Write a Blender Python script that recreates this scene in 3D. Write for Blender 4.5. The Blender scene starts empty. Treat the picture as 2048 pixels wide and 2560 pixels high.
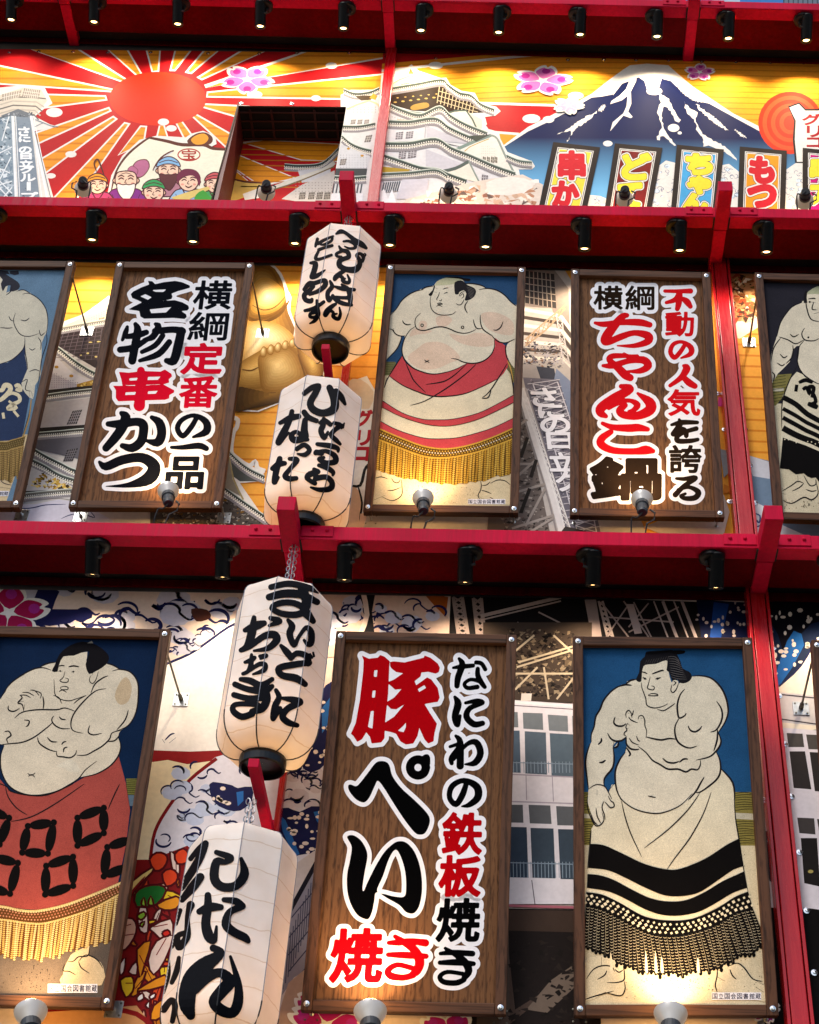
import bpy, math, random
import numpy as np
from mathutils import Vector, Matrix
from mathutils.bvhtree import BVHTree
random.seed(7)
RNG = np.random.RandomState(5)
SC = bpy.context.scene
COL = SC.collection

# ------------------------------------------------------------------ camera
FPX, PITCH, YAW, ROLL, DIST, EYE = 3883.116, .702128, -.0933691, .0836298, 7.11556, 1.6
_f = np.array([math.sin(YAW)*math.cos(PITCH), math.cos(YAW)*math.cos(PITCH), math.sin(PITCH)])
_r = np.array([math.cos(YAW), -math.sin(YAW), 0.])
_u = np.cross(_r, _f)
_R, _U = _r*math.cos(ROLL)+_u*math.sin(ROLL), -_r*math.sin(ROLL)+_u*math.cos(ROLL)
CAMB = np.array([_R, _U, _f])
CAMP = np.array([0., -DIST, EYE])
cd = bpy.data.cameras.new("camera"); cam = bpy.data.objects.new("camera", cd); COL.objects.link(cam)
cd.sensor_fit = 'VERTICAL'; cd.sensor_height = 36; cd.sensor_width = 36
cd.lens = FPX/2560*36; cd.clip_start = .05; cd.clip_end = 500
cam.matrix_world = Matrix(((_R[0], _U[0], -_f[0], 0), (_R[1], _U[1], -_f[1], -DIST), (_R[2], _U[2], -_f[2], EYE), (0, 0, 0, 1)))
SC.camera = cam

# ------------------------------------------------------------------ daylight
SUN_EL, SUN_AZ = math.radians(48), math.radians(205)      # azimuth from +Y, clockwise
w = bpy.data.worlds.new("World"); SC.world = w; w.use_nodes = True
nt = w.node_tree; bg = nt.nodes["Background"]
sky = nt.nodes.new("ShaderNodeTexSky"); sky.sky_type = 'NISHITA'; sky.sun_disc = False
sky.sun_elevation = SUN_EL; sky.sun_rotation = SUN_AZ; sky.dust_density = 2.0
nt.links.new(sky.outputs[0], bg.inputs[0]); bg.inputs[1].default_value = .10
sl = bpy.data.lights.new("sun", 'SUN'); so = bpy.data.objects.new("sun", sl); COL.objects.link(so)
sl.energy = .9; sl.angle = math.radians(18); sl.color = (1, .95, .88)
so.rotation_euler = (math.radians(90)-SUN_EL, 0, -SUN_AZ+math.pi)
so.location = (-6, -20, 25)
SC.view_settings.view_transform = 'Standard'; SC.view_settings.look = 'None'
SC.view_settings.exposure = .95; SC.view_settings.gamma = 1
SC.render.film_transparent = False
SC.cycles.max_bounces = 6; SC.cycles.diffuse_bounces = 3; SC.cycles.glossy_bounces = 3
SC.cycles.transmission_bounces = 4; SC.cycles.use_denoising = True
# ------------------------------------------------------------------ helpers
def srgb(c):
    if isinstance(c, str):
        c = [int(c[i:i+2], 16)/255 for i in (0, 2, 4)]
    return tuple(((x+.055)/1.055)**2.4 if x > .04045 else x/12.92 for x in c)

def rays(P):
    P = np.asarray(P, float).reshape(-1, 2)
    L = np.stack([(P[:, 0]-1024)/FPX, -(P[:, 1]-1280)/FPX, np.ones(len(P))], 1)
    return L @ CAMB

def cast(P, o, n):
    """points of the plane (o, n) that the photograph's pixels P look at"""
    d = rays(P); o = np.asarray(o, float); n = np.asarray(n, float)
    t = ((o-CAMP) @ n)/(d @ n)
    return CAMP+d*t[:, None]

def at_y(x, y, Y): return cast([(x, y)], (0, Y, 0), (0, 1, 0))[0]
def at_z(x, y, Z): return cast([(x, y)], (0, 0, Z), (0, 0, 1))[0]

def cr(P, closed=False, n=5):
    """Catmull-Rom through the points (any number of columns)"""
    P = np.asarray(P, float); N = len(P)
    if N < 3 and not closed or N < 2: return P
    out = []; seg = N if closed else N-1
    for i in range(seg):
        if closed: a, b, c, d = P[(i-1) % N], P[i], P[(i+1) % N], P[(i+2) % N]
        else: a, b, c, d = P[max(i-1, 0)], P[i], P[i+1], P[min(i+2, N-1)]
        for k in range(n):
            t = k/n
            out.append(.5*((2*b)+(c-a)*t+(2*a-5*b+4*c-d)*t*t+(3*b-a-3*c+d)*t**3))
    if not closed: out.append(P[-1])
    return np.array(out)

def nums(s, k=2):
    return np.array([float(v) for v in s.replace(',', ' ').split()]).reshape(-1, k)

def mat(name, color, rough=.5, metal=0., bump=0., bscale=200., var=0., vscale=30., emit=None, spec=None, coat=0., coat_rough=.2, stretch=None, streak=0., blot=0.):
    m = bpy.data.materials.new(name); m.use_nodes = True
    n = m.node_tree.nodes; l = m.node_tree.links; b = n["Principled BSDF"]
    c = srgb(color); b.inputs["Base Color"].default_value = (*c, 1)
    b.inputs["Roughness"].default_value = rough; b.inputs["Metallic"].default_value = metal
    if spec is not None: b.inputs["Specular IOR Level"].default_value = spec
    if coat: b.inputs["Coat Weight"].default_value = coat; b.inputs["Coat Roughness"].default_value = coat_rough
    tc = n.new("ShaderNodeTexCoord"); src = tc.outputs["Object"]
    if stretch:
        mp = n.new("ShaderNodeMapping"); mp.inputs["Scale"].default_value = stretch
        l.new(src, mp.inputs[0]); src = mp.outputs[0]
    if var:
        nz = n.new("ShaderNodeTexNoise"); nz.inputs["Scale"].default_value = vscale; nz.inputs["Detail"].default_value = 6
        l.new(src, nz.inputs["Vector"])
        mr = n.new("ShaderNodeMapRange"); mr.inputs[1].default_value = .3; mr.inputs[2].default_value = .7
        mr.inputs[3].default_value = 1-var; mr.inputs[4].default_value = 1+var*.5
        l.new(nz.outputs[0], mr.inputs[0])
        mx = n.new("ShaderNodeVectorMath"); mx.operation = 'SCALE'; mx.inputs[0].default_value = c
        l.new(mr.outputs[0], mx.inputs["Scale"]); l.new(mx.outputs[0], b.inputs["Base Color"])
        if blot:
            nb2 = n.new("ShaderNodeTexNoise"); nb2.inputs["Scale"].default_value = 5.5; nb2.inputs["Detail"].default_value = 7; nb2.inputs["Roughness"].default_value = .65; l.new(tc.outputs["Object"], nb2.inputs["Vector"])
            mb2 = n.new("ShaderNodeMapRange"); mb2.inputs[1].default_value = .32; mb2.inputs[2].default_value = .62; mb2.inputs[3].default_value = 1-blot; mb2.inputs[4].default_value = 1+blot*.25; l.new(nb2.outputs[0], mb2.inputs[0])
            sb2 = n.new("ShaderNodeVectorMath"); sb2.operation = 'SCALE'; l.new(mx.outputs[0], sb2.inputs[0]); l.new(mb2.outputs[0], sb2.inputs["Scale"]); l.new(sb2.outputs[0], b.inputs["Base Color"])
        if streak:
            mp = n.new("ShaderNodeMapping"); mp.inputs["Scale"].default_value = (34, 34, 2.5); l.new(tc.outputs["Object"], mp.inputs[0])
            ns = n.new("ShaderNodeTexNoise"); ns.inputs["Scale"].default_value = 1; ns.inputs["Detail"].default_value = 8; ns.inputs["Roughness"].default_value = .7; l.new(mp.outputs[0], ns.inputs["Vector"])
            m2 = n.new("ShaderNodeMapRange"); m2.inputs[1].default_value = .35; m2.inputs[2].default_value = .66; m2.inputs[3].default_value = 1-streak; m2.inputs[4].default_value = 1+streak*.4; l.new(ns.outputs[0], m2.inputs[0])
            nb_ = n.new("ShaderNodeTexNoise"); nb_.inputs["Scale"].default_value = 26; nb_.inputs["Detail"].default_value = 10; nb_.inputs["Roughness"].default_value = .75; l.new(tc.outputs["Object"], nb_.inputs["Vector"])
            m4 = n.new("ShaderNodeMapRange"); m4.inputs[1].default_value = .64; m4.inputs[2].default_value = .70; m4.inputs[3].default_value = 0; m4.inputs[4].default_value = .55; l.new(nb_.outputs[0], m4.inputs[0])
            s2 = n.new("ShaderNodeVectorMath"); s2.operation = 'SCALE'; l.new(mx.outputs[0], s2.inputs[0]); l.new(m2.outputs[0], s2.inputs["Scale"])
            mc = n.new("ShaderNodeMixRGB"); mc.inputs[2].default_value = (*srgb("4a2a26"), 1); l.new(m4.outputs[0], mc.inputs[0]); l.new(s2.outputs[0], mc.inputs[1])
            l.new(mc.outputs[0], b.inputs["Base Color"])
            m3 = n.new("ShaderNodeMapRange"); m3.inputs[1].default_value = .3; m3.inputs[2].default_value = .7; m3.inputs[3].default_value = max(.05, rough-.12); m3.inputs[4].default_value = rough+.22; l.new(ns.outputs[0], m3.inputs[0]); l.new(m3.outputs[0], b.inputs["Roughness"])
    if bump:
        nb = n.new("ShaderNodeTexNoise"); nb.inputs["Scale"].default_value = bscale; nb.inputs["Detail"].default_value = 4
        l.new(src, nb.inputs["Vector"])
        bp = n.new("ShaderNodeBump"); bp.inputs["Strength"].default_value = bump; bp.inputs["Distance"].default_value = .004
        l.new(nb.outputs[0], bp.inputs["Height"]); l.new(bp.outputs[0], b.inputs["Normal"])
    if emit:
        b.inputs["Emission Color"].default_value = (*srgb(emit[0]), 1); b.inputs["Emission Strength"].default_value = emit[1]
    return m

_INK = {}
def ink(color, fam="print"):
    """printed colour; fam chooses the sheet it is printed on"""
    k = (color, fam)
    if k not in _INK:
        if fam == "cloth": m = mat("ink_"+fam, color, rough=.7, bump=.25, bscale=420, var=.26, vscale=230, spec=.03, blot=.16)
        elif fam == "cut": m = mat("ink_"+fam, color, rough=.5, var=.05, vscale=60, spec=.0)
        elif fam == "brush": m = mat("ink_"+fam, color, rough=.6, var=.25, vscale=90, spec=.05)
        else: m = mat("ink_"+fam, color, rough=.55, bump=.12, bscale=18, var=.07, vscale=40, spec=.04, blot=.07)
        _INK[k] = m
    return _INK[k]

def link(name, V, F, mats, mi=None, parent=None, origin=None, smooth=False, label=None):
    V = np.asarray(V, float)
    og = np.zeros(3) if origin is None else np.asarray(origin, float)
    if parent is not None:
        p = parent; og = np.array(p["_o"])
    me = bpy.data.meshes.new(name); me.from_pydata([tuple(v) for v in V-og], [], [tuple(f) for f in F])
    for m in (mats if isinstance(mats, (list, tuple)) else [mats]): me.materials.append(m)
    if mi is not None: me.polygons.foreach_set("material_index", list(mi))
    if smooth: me.polygons.foreach_set("use_smooth", [True]*len(F))
    me.update()
    o = bpy.data.objects.new(name, me); COL.objects.link(o)
    if parent is not None: o.parent = parent
    else: o.location = og
    o["_o"] = list(og)
    if label: o["label"] = label
    return o

def tag(o, label, cat, group=None, kind=None):
    o["label"] = label; o["category"] = cat
    if group: o["group"] = group
    if kind: o["kind"] = kind
    return o

def thing(name, loc, label, cat, group=None):
    o = bpy.data.objects.new(name, None); COL.objects.link(o); o.location = tuple(loc); o["_o"] = [float(v) for v in loc]
    o.empty_display_size = .1
    return tag(o, label, cat, group)

class MB:
    """collects boxes, tubes and lathes into one mesh"""
    def __init__(s): s.V = []; s.F = []; s.M = []; s.n = 0
    def add(s, V, F, m=0):
        V = np.asarray(V, float); s.V.append(V)
        s.F += [tuple(int(i)+s.n for i in f) for f in F]; s.M += [m]*len(F); s.n += len(V); return s
    def hexa(s, c, m=0):
        """8 corners: bottom ring then top ring, counter-clockwise seen from above"""
        return s.add(c, [(3, 2, 1, 0), (4, 5, 6, 7), (0, 1, 5, 4), (1, 2, 6, 5), (2, 3, 7, 6), (3, 0, 4, 7)], m)
    def box(s, a, b, m=0):
        x0, y0, z0 = a; x1, y1, z1 = b
        return s.hexa([(x0, y0, z0), (x1, y0, z0), (x1, y1, z0), (x0, y1, z0), (x0, y0, z1), (x1, y0, z1), (x1, y1, z1), (x0, y1, z1)], m)
    def frame(s, o, ax, prof, m=0, seg=16, a0=0.):
        """lathe: profile [(radius, height)] round axis ax from o"""
        o = np.asarray(o, float); ax = np.asarray(ax, float); ax = ax/np.linalg.norm(ax)
        t = np.array([1., 0, 0]) if abs(ax[0]) < .9 else np.array([0, 1., 0])
        e1 = np.cross(ax, t); e1 /= np.linalg.norm(e1); e2 = np.cross(ax, e1)
        V = []; F = []
        for r, h in prof:
            for k in range(seg):
                a = a0+2*math.pi*k/seg
                V.append(o+ax*h+(e1*math.cos(a)+e2*math.sin(a))*max(r, 1e-5))
        for i in range(len(prof)-1):
            for k in range(seg):
                F.append((i*seg+k, i*seg+(k+1) % seg, (i+1)*seg+(k+1) % seg, (i+1)*seg+k))
        return s.add(V, F, m)
    def tube(s, P, r, m=0, seg=6, caps=True):
        P = np.asarray(P, float); N = len(P); V = []; F = []
        for i in range(N):
            t = P[min(i+1, N-1)]-P[max(i-1, 0)]; t /= np.linalg.norm(t)+1e-12
            h = np.array([0, 0, 1.]) if abs(t[2]) < .9 else np.array([1., 0, 0])
            a = np.cross(t, h); a /= np.linalg.norm(a); b = np.cross(t, a)
            rr = r[i] if hasattr(r, '__len__') else r
            for k in range(seg):
                c = 2*math.pi*k/seg; V.append(P[i]+(a*math.cos(c)+b*math.sin(c))*rr)
        for i in range(N-1):
            for k in range(seg):
                F.append((i*seg+k, i*seg+(k+1) % seg, (i+1)*seg+(k+1) % seg, (i+1)*seg+k))
        if caps: F.append(tuple(range(seg-1, -1, -1))); F.append(tuple((N-1)*seg+k for k in range(seg)))
        return s.add(V, F, m)
    def build(s, name, mats, parent=None, origin=None, smooth=False, label=None, bevel=0):
        o = link(name, np.concatenate(s.V), s.F, mats, s.M, parent, origin, smooth, label)
        if bevel:
            md = o.modifiers.new("bevel", 'BEVEL'); md.width = bevel; md.segments = 2; md.limit_method = 'ANGLE'; md.angle_limit = .7
        return o

# ------------------------------------------------------------------ flat printed art
from mathutils.geometry import tessellate_polygon
class Art:
    """shapes printed on a plane, traced in the photograph's pixels; every shape lies a hair above the one before"""
    def __init__(s, o, n, h0=.0006, dh=.00004, fam="print"):
        s.o = np.asarray(o, float); s.n = np.asarray(n, float)/np.linalg.norm(n); s.h = h0; s.dh = dh; s.fam = fam
        s.V = []; s.F = []; s.M = []; s.mats = []; s.N = 0; s.z = (0, 0, 1.)
        s.clipbox = None; s.regions = None
    def win(s, x0, y0, k): s.z = (x0, y0, k); return s
    def px(s, P): P = np.asarray(P, float); return np.array([s.z[0], s.z[1]])+P[:, :2]*s.z[2]
    def up(s, k=1): s.h += s.dh*k
    def _m(s, c):
        m = c if not isinstance(c, str) else ink(c, s.fam)
        if m not in s.mats: s.mats.append(m)
        return s.mats.index(m)
    def _put(s, P, faces, c, h=None):
        if s.regions is not None:
            P = np.asarray(P); Q = []; G = []; k = 0
            bb = [(r.min(0), r.max(0)) for r in s.regions]
            for f in faces:
                q = P[list(f)]; lo, hi = q.min(0), q.max(0)
                for r, (a, b) in zip(s.regions, bb):
                    if lo[0] > b[0] or hi[0] < a[0] or lo[1] > b[1] or hi[1] < a[1]: continue
                    cq = clip_poly(q, r)
                    if len(cq) > 2: Q.append(cq); G.append(tuple(range(k, k+len(cq)))); k += len(cq)
            if not Q: return
            P, faces = np.concatenate(Q), G
        V = cast(P, s.o+s.n*(s.h if h is None else h), s.n)
        s.V.append(V); s.F += [tuple(int(i)+s.N for i in f) for f in faces]; s.M += [s._m(c)]*len(faces); s.N += len(V)
    def fill(s, P, c, smooth=0, holes=(), up=True):
        if isinstance(P, str): P = nums(P)
        P = s.px(P)
        L = [cr(P, True, smooth) if smooth else P]
        for H in holes:
            H = nums(H) if isinstance(H, str) else H
            H = s.px(H); L.append(cr(H, True, smooth) if smooth else H)
        if s.clipbox is not None and len(L) == 1:
            L = [clip_poly(L[0], s.clipbox)]
            if len(L[0]) < 3: return
        tri = tessellate_polygon([[Vector((p[0], p[1], 0)) for p in q] for q in L])
        s._put(np.concatenate(L), tri, c)
        if up: s.up()
    def line(s, P, w, c, smooth=4, taper=.25, closed=False, up=True):
        """brush line of width w (window units) thinning to its ends"""
        if isinstance(P, str): P = nums(P)
        Q = s.px(P)
        if smooth: Q = cr(Q, closed, smooth)
        if closed: Q = np.vstack([Q, Q[:1]])
        N = len(Q); T = np.gradient(Q, axis=0); T /= np.linalg.norm(T, axis=1)[:, None]+1e-9
        nn = np.stack([-T[:, 1], T[:, 0]], 1)
        t = np.linspace(0, 1, N)
        wd = w*s.z[2]*(np.ones(N) if closed or taper >= 1 else taper+(1-taper)*np.clip(np.sin(np.pi*np.clip(t, .0, 1))**.6, 0, 1))
        A = Q+nn*wd[:, None]/2; B = Q-nn*wd[:, None]/2
        if s.clipbox is not None:
            c0 = s.clipbox
            ins = (Q[:, 0] > c0[:, 0].min()) & (Q[:, 0] < c0[:, 0].max()) & (Q[:, 1] > c0[:, 1].min()) & (Q[:, 1] < c0[:, 1].max())
            F = [(i, i+1, N+i+1, N+i) for i in range(N-1) if ins[i] and ins[i+1]]
        else: F = [(i, i+1, N+i+1, N+i) for i in range(N-1)]
        if F: s._put(np.vstack([A, B]), F, c)
        if up: s.up()
    def lines(s, txt, w, c, smooth=4, taper=.25):
        for q in txt.split(';'):
            if q.strip(): s.line(q, w, c, smooth, taper, up=False); s.h += s.dh*.25
        s.up()
    def dots(s, P, r, c, ry=None, n=10, up=True):
        P = np.array([[float(v) for v in g.split(',')] for g in P.split()]) if isinstance(P, str) else np.asarray(P, float)
        for p in P:
            rx = p[2] if len(p) > 2 else r; yy = (p[3] if len(p) > 3 else (ry or rx))
            a = np.linspace(0, 2*np.pi, n, endpoint=False)+.3
            Q = s.px(np.stack([p[0]+rx*np.cos(a), p[1]+yy*np.sin(a)], 1))
            s._put(Q, [tuple(range(n))], c)
        if up: s.up()
    def cells(s, polys, c, h=None):
        P = np.concatenate(polys); F = []; k = 0
        for q in polys: F.append(tuple(range(k, k+len(q)))); k += len(q)
        s._put(P, F, c, h)
    def build(s, name, parent, label=None):
        return link(name, np.concatenate(s.V), s.F, s.mats, s.M, parent, label=label)

def clip_poly(P, C):
    """Sutherland-Hodgman against a convex polygon"""
    C = np.asarray(C, float)
    ar = sum(C[i][0]*C[(i+1) % len(C)][1]-C[(i+1) % len(C)][0]*C[i][1] for i in range(len(C)))
    sg = 1 if ar > 0 else -1
    out = [np.asarray(p) for p in P]
    for i in range(len(C)):
        a, b = C[i], C[(i+1) % len(C)]; e = b-a
        f = lambda p: sg*(e[0]*(p[1]-a[1])-e[1]*(p[0]-a[0]))
        src, out = out, []
        for j in range(len(src)):
            p, q = src[j-1], src[j]; fp, fq = f(p), f(q)
            if (fp >= 0) != (fq >= 0): out.append(p+(q-p)*fp/(fp-fq))
            if fq >= 0: out.append(q)
        if not out: return np.zeros((0, 2))
    return np.array(out)

# ------------------------------------------------------------------ lettering by signed distance
def d_poly(X, Y, L):
    """signed distance to closed outline loops (even-odd)"""
    d = np.full(X.shape, 1e9); ins = np.zeros(X.shape, bool)
    for P in L:
        A = P; B = np.roll(P, -1, 0)
        for (ax, ay), (bx, by) in zip(A, B):
            ex, ey = bx-ax, by-ay; wx, wy = X-ax, Y-ay
            t = np.clip((wx*ex+wy*ey)/(ex*ex+ey*ey+1e-9), 0, 1)
            d = np.minimum(d, (wx-ex*t)**2+(wy-ey*t)**2)
            if ay != by:
                c = ((ay <= Y) != (by <= Y)) & (X < ax+(Y-ay)*ex/(by-ay)); ins ^= c
    d = np.sqrt(d); return np.where(ins, -d, d)

def d_stroke(X, Y, P):
    """brush stroke: centre line with a width at every point"""
    Q = cr(P, False, 4); d = np.full(X.shape, 1e9)
    for a, b in zip(Q[:-1], Q[1:]):
        ex, ey = b[0]-a[0], b[1]-a[1]
        t = np.clip(((X-a[0])*ex+(Y-a[1])*ey)/(ex*ex+ey*ey+1e-9), 0, 1)
        d = np.minimum(d, np.hypot(X-a[0]-ex*t, Y-a[1]-ey*t)-(a[2]+(b[2]-a[2])*t)/2)
    return d

def march(D, X, Y, lev, merge=True):
    """filled polygons where D < lev"""
    V = D-lev; ny, nx = V.shape; out = []
    neg = V < 0; cnt = neg[:-1, :-1].astype(int)+neg[:-1, 1:]+neg[1:, :-1]+neg[1:, 1:]
    for j in range(ny-1):
        i = 0
        while i < nx-1:
            c = cnt[j, i]
            if c == 4:
                k = i
                if merge:
                    while k+1 < nx-1 and cnt[j, k+1] == 4: k += 1
                out.append(np.array([(X[i], Y[j]), (X[k+1], Y[j]), (X[k+1], Y[j+1]), (X[i], Y[j+1])])); i = k+1; continue
            if c:
                q = [(i, j), (i+1, j), (i+1, j+1), (i, j+1)]; P = []
                for m in range(4):
                    a, b = q[m], q[(m+1) % 4]; va, vb = V[a[1], a[0]], V[b[1], b[0]]
                    if va < 0: P.append((X[a[0]], Y[a[1]]))
                    if (va < 0) != (vb < 0):
                        t = va/(va-vb); P.append((X[a[0]]+(X[b[0]]-X[a[0]])*t, Y[a[1]]+(Y[b[1]]-Y[a[1]])*t))
                if len(P) > 2: out.append(np.array(P))
            i += 1
    return out

_GL = {}
def glyph(ch):
    """outline loops of a character of Blender's built-in font, scaled to the unit box (y down)"""
    if ch in _GL: return _GL[ch]
    c = bpy.data.curves.new("t", 'FONT'); c.body = ch; c.fill_mode = 'FRONT'; c.resolution_u = 4
    o = bpy.data.objects.new("t", c); COL.objects.link(o); bpy.context.view_layer.update()
    me = o.to_mesh(); co = np.array([v.co[:2] for v in me.vertices])
    cnt = {}
    for p in me.polygons:
        vs = list(p.vertices)
        for a, b in zip(vs, vs[1:]+vs[:1]): cnt[(a, b)] = cnt.get((a, b), 0)+1
    nxt = {a: b for (a, b) in cnt if (b, a) not in cnt}
    loops = []
    while nxt:
        a = next(iter(nxt)); L = [a]; b = nxt.pop(a)
        while b != a and b in nxt: L.append(b); b = nxt.pop(b)
        loops.append(co[L])
    o.to_mesh_clear(); bpy.data.objects.remove(o); bpy.data.curves.remove(c)
    lo, hi = co.min(0), co.max(0)
    _GL[ch] = [np.stack([(L[:, 0]-lo[0])/(hi[0]-lo[0]), 1-(L[:, 1]-lo[1])/(hi[1]-lo[1])], 1) for L in loops]
    return _GL[ch]

def sdf_glyph(items, win, step, pad):
    """items: 'P'oly, 'H'ole, 'Q' smooth poly, 'K' smooth hole, 'G'lyph char x0 y0 x1 y1 bold shear, else brush stroke (x,y,w)"""
    x0, y0, k = win; S = []
    for it in items.split(';'):
        it = it.strip()
        if not it: continue
        if it[0] in 'PHQK':
            P = nums(it[1:]); P = np.array([x0, y0])+P*k
            if it[0] in 'QK': P = cr(P, True, 4)
            S.append(('H' if it[0] in 'HK' else 'P', P, 0))
        elif it[0] == 'G':
            f = it[1:].split(); a = [float(v) for v in f[1:]]
            gx0, gy0, gx1, gy1, bold = a[:5]; sh = a[5] if len(a) > 5 else 0
            L = [np.array([x0, y0])+k*np.stack([gx0+(gx1-gx0)*l[:, 0]+sh*(l[:, 1]-.5)*(gy1-gy0), gy0+(gy1-gy0)*l[:, 1]], 1) for l in glyph(f[0])]
            S.append(('G', L, bold*k))
        else:
            P = nums(it, 3); P = np.stack([x0+P[:, 0]*k, y0+P[:, 1]*k, P[:, 2]*k], 1); S.append(('S', P, 0))
    pts = np.concatenate([np.concatenate(p) if t == 'G' else p[:, :2] for t, p, _ in S if t != 'H'])
    mw = max([p[:, 2].max()/2 for t, p, _ in S if t == 'S'] or [0])
    lo = pts.min(0)-pad-mw-2*step; hi = pts.max(0)+pad+mw+2*step
    xs = np.arange(lo[0], hi[0]+step, step); ys = np.arange(lo[1], hi[1]+step, step)
    X, Y = np.meshgrid(xs, ys); D = np.full(X.shape, 1e9); H = np.full(X.shape, 1e9)
    for t, P, b in S:
        if t == 'S': D = np.minimum(D, d_stroke(X, Y, P))
        elif t == 'P': D = np.minimum(D, d_poly(X, Y, [P]))
        elif t == 'G': D = np.minimum(D, d_poly(X, Y, P)-b)
        else: H = np.minimum(H, d_poly(X, Y, [P]))
    D = np.maximum(D, -H)
    return D, xs, ys

def letters(art, rows, win, halo, step=1.6, white="e9e8ec", h=.0012):
    """rows: (colour, items); a white cut-out outline below each character"""
    for n, (c, items) in enumerate(rows):
        D, xs, ys = sdf_glyph(items, win, step, halo)
        if halo: art.cells(march(D, xs, ys, halo), white, art.h+h*.25+(n % 3)*.00006)
        art.cells(march(D, xs, ys, 0), c, art.h+h*.6+(n % 3)*.00006)
# ------------------------------------------------------------------ materials of the building
M_RED = mat("red_paint", "c01238", rough=.5, bump=.10, bscale=90, var=.22, vscale=2.2, spec=.05, streak=.22)
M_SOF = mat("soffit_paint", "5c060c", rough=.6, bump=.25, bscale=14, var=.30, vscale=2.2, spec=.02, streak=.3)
M_PIL = mat("pillar_paint", "b0101a", rough=.22, bump=.10, bscale=60, var=.15, vscale=3, spec=.4, streak=.16)
M_DARK = mat("black_gap", "0a0606", rough=.9)
M_WALL = mat("wall_render", "5a5450", rough=.9, var=.2, vscale=3)
M_BLK = mat("black_lamp_paint", "08090a", rough=.4, bump=.1, bscale=300, spec=.25)
M_BLKP = mat("black_plastic", "101113", rough=.55)
M_STEEL = mat("zinc_steel", "b9bbb8", rough=.32, metal=.9, var=.2, vscale=60)
M_DSTEEL = mat("dull_steel", "6d6a60", rough=.5, metal=.8, var=.3, vscale=40)
M_BOLT = mat("chrome_bolt", "d8dadd", rough=.2, metal=1.)
M_LENS = mat("lamp_lens", "ffe9c0", emit=("ffc47a", 6))

# ------------------------------------------------------------------ the street below
M_ROAD = mat("asphalt", "3f3f40", rough=.9, bump=.3, bscale=60, var=.2, vscale=2)
g = MB(); g.box((-150, -150, -.2), (150, 40, 0)); go = g.build("street", M_ROAD); go["kind"] = "structure"
# ------------------------------------------------------------------ the wall behind everything
wb = MB()
HX0, HX1, HZ0, HZ1 = -2.48, -1.74, 0, 0
wall = thing("building_wall", (0, .3, 6), "grey rendered building wall behind the printed panels and red eaves", "wall")

# ------------------------------------------------------------------ eaves: red channel beam, soffit and deck
def zline(p, q, Y):
    a, b = at_y(*p, Y), at_y(*q, Y); k = (b[2]-a[2])/(b[0]-a[0])
    return lambda x: a[2]+k*(x-a[0])
FY = -.475
EAVES = []
for pf, pt in (((( 1160, 3.5), (1940, 22.3)), None), (((0, 512), (2048, 545.5)), .094), (((0, 1333), (2048, 1373)), .095)):
    EAVES.append((zline(*pf, FY), pt or .09))
EX0, EX1 = -6.2, 4.6
def prism(mb, zf, x0, x1, y0, y1, za, zb, m=0):
    """bar along the eave: its height follows the eave's own line"""
    a, b = zf(x0), zf(x1)
    mb.hexa([(x0, y0, a+za), (x1, y0, b+za), (x1, y1, b+za), (x0, y1, a+za), (x0, y0, a+zb), (x1, y0, b+zb), (x1, y1, b+zb), (x0, y1, a+zb)], m)
BRK = [[(147, 172, 33), (956.5, 984.3, 0), (1713, 1739, 50)],
       [(847, 882.6, 446.6), (1796.5, 1831.6, 469)],
       [(691, 736.5, 1273), (1914, 1960.8, 1302.6)]]
ENAME = ["top", "middle", "lowest"]
brackets_x = []
for lv, (zf, hh) in enumerate(EAVES):
    e = thing("eave_beam", (0, -.24, zf(0)), f"{ENAME[lv]} red painted steel eave beam with dark red soffit and black lamps under it", "eave", "red eave beams across the facade")
    m = MB(); prism(m, zf, EX0, EX1, FY, -.375, 0, hh); m.build("fascia", M_RED, e, bevel=.004)
    m = MB(); prism(m, zf, EX0, EX1, -.3745, -.115, .008, .03)
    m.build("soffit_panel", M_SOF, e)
    m = MB(); prism(m, zf, EX0, EX1, -.3745, .02, .06, hh-.012); m.build("deck", M_DARK, e)  # coloured black to give the shadow gap behind the soffit its dark
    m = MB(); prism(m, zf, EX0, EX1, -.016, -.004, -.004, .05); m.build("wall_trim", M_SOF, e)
    xs = []
    zoff = [.03, 0, -.01][lv]
    for (xa, xb, y) in BRK[lv]:
        z0 = zf(-1.2)+zoff
        a, b = at_z(xa, y, z0), at_z(xb, y, z0)
        xs.append(((a[0]+b[0])/2, min(a[1], -.70) if lv else -.735, abs(b[0]-a[0])))
    brackets_x.append(xs)
    for (x, yf, w_) in xs:
        for sgn in (-1, 1):
            x0, x1 = sorted((x+sgn*.058, x+sgn*.235))
            m = MB(); prism(m, zf, x0, x1, FY-.008, FY, .018, hh-.001); p = m.build("splice_plate", M_RED, e, bevel=.0015)
            m = MB()
            for k in (.35, .8):
                bx = x+sgn*(.058+.177*k); m.frame((bx, FY-.0085, zf(bx)+hh*.62), (0, -1, 0), [(0, 0), (.011, 0), (.011, .005), (.007, .011), (0, .013)][1:], 0, 8)
            m.build("bolt", M_RED, p, smooth=False)
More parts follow.
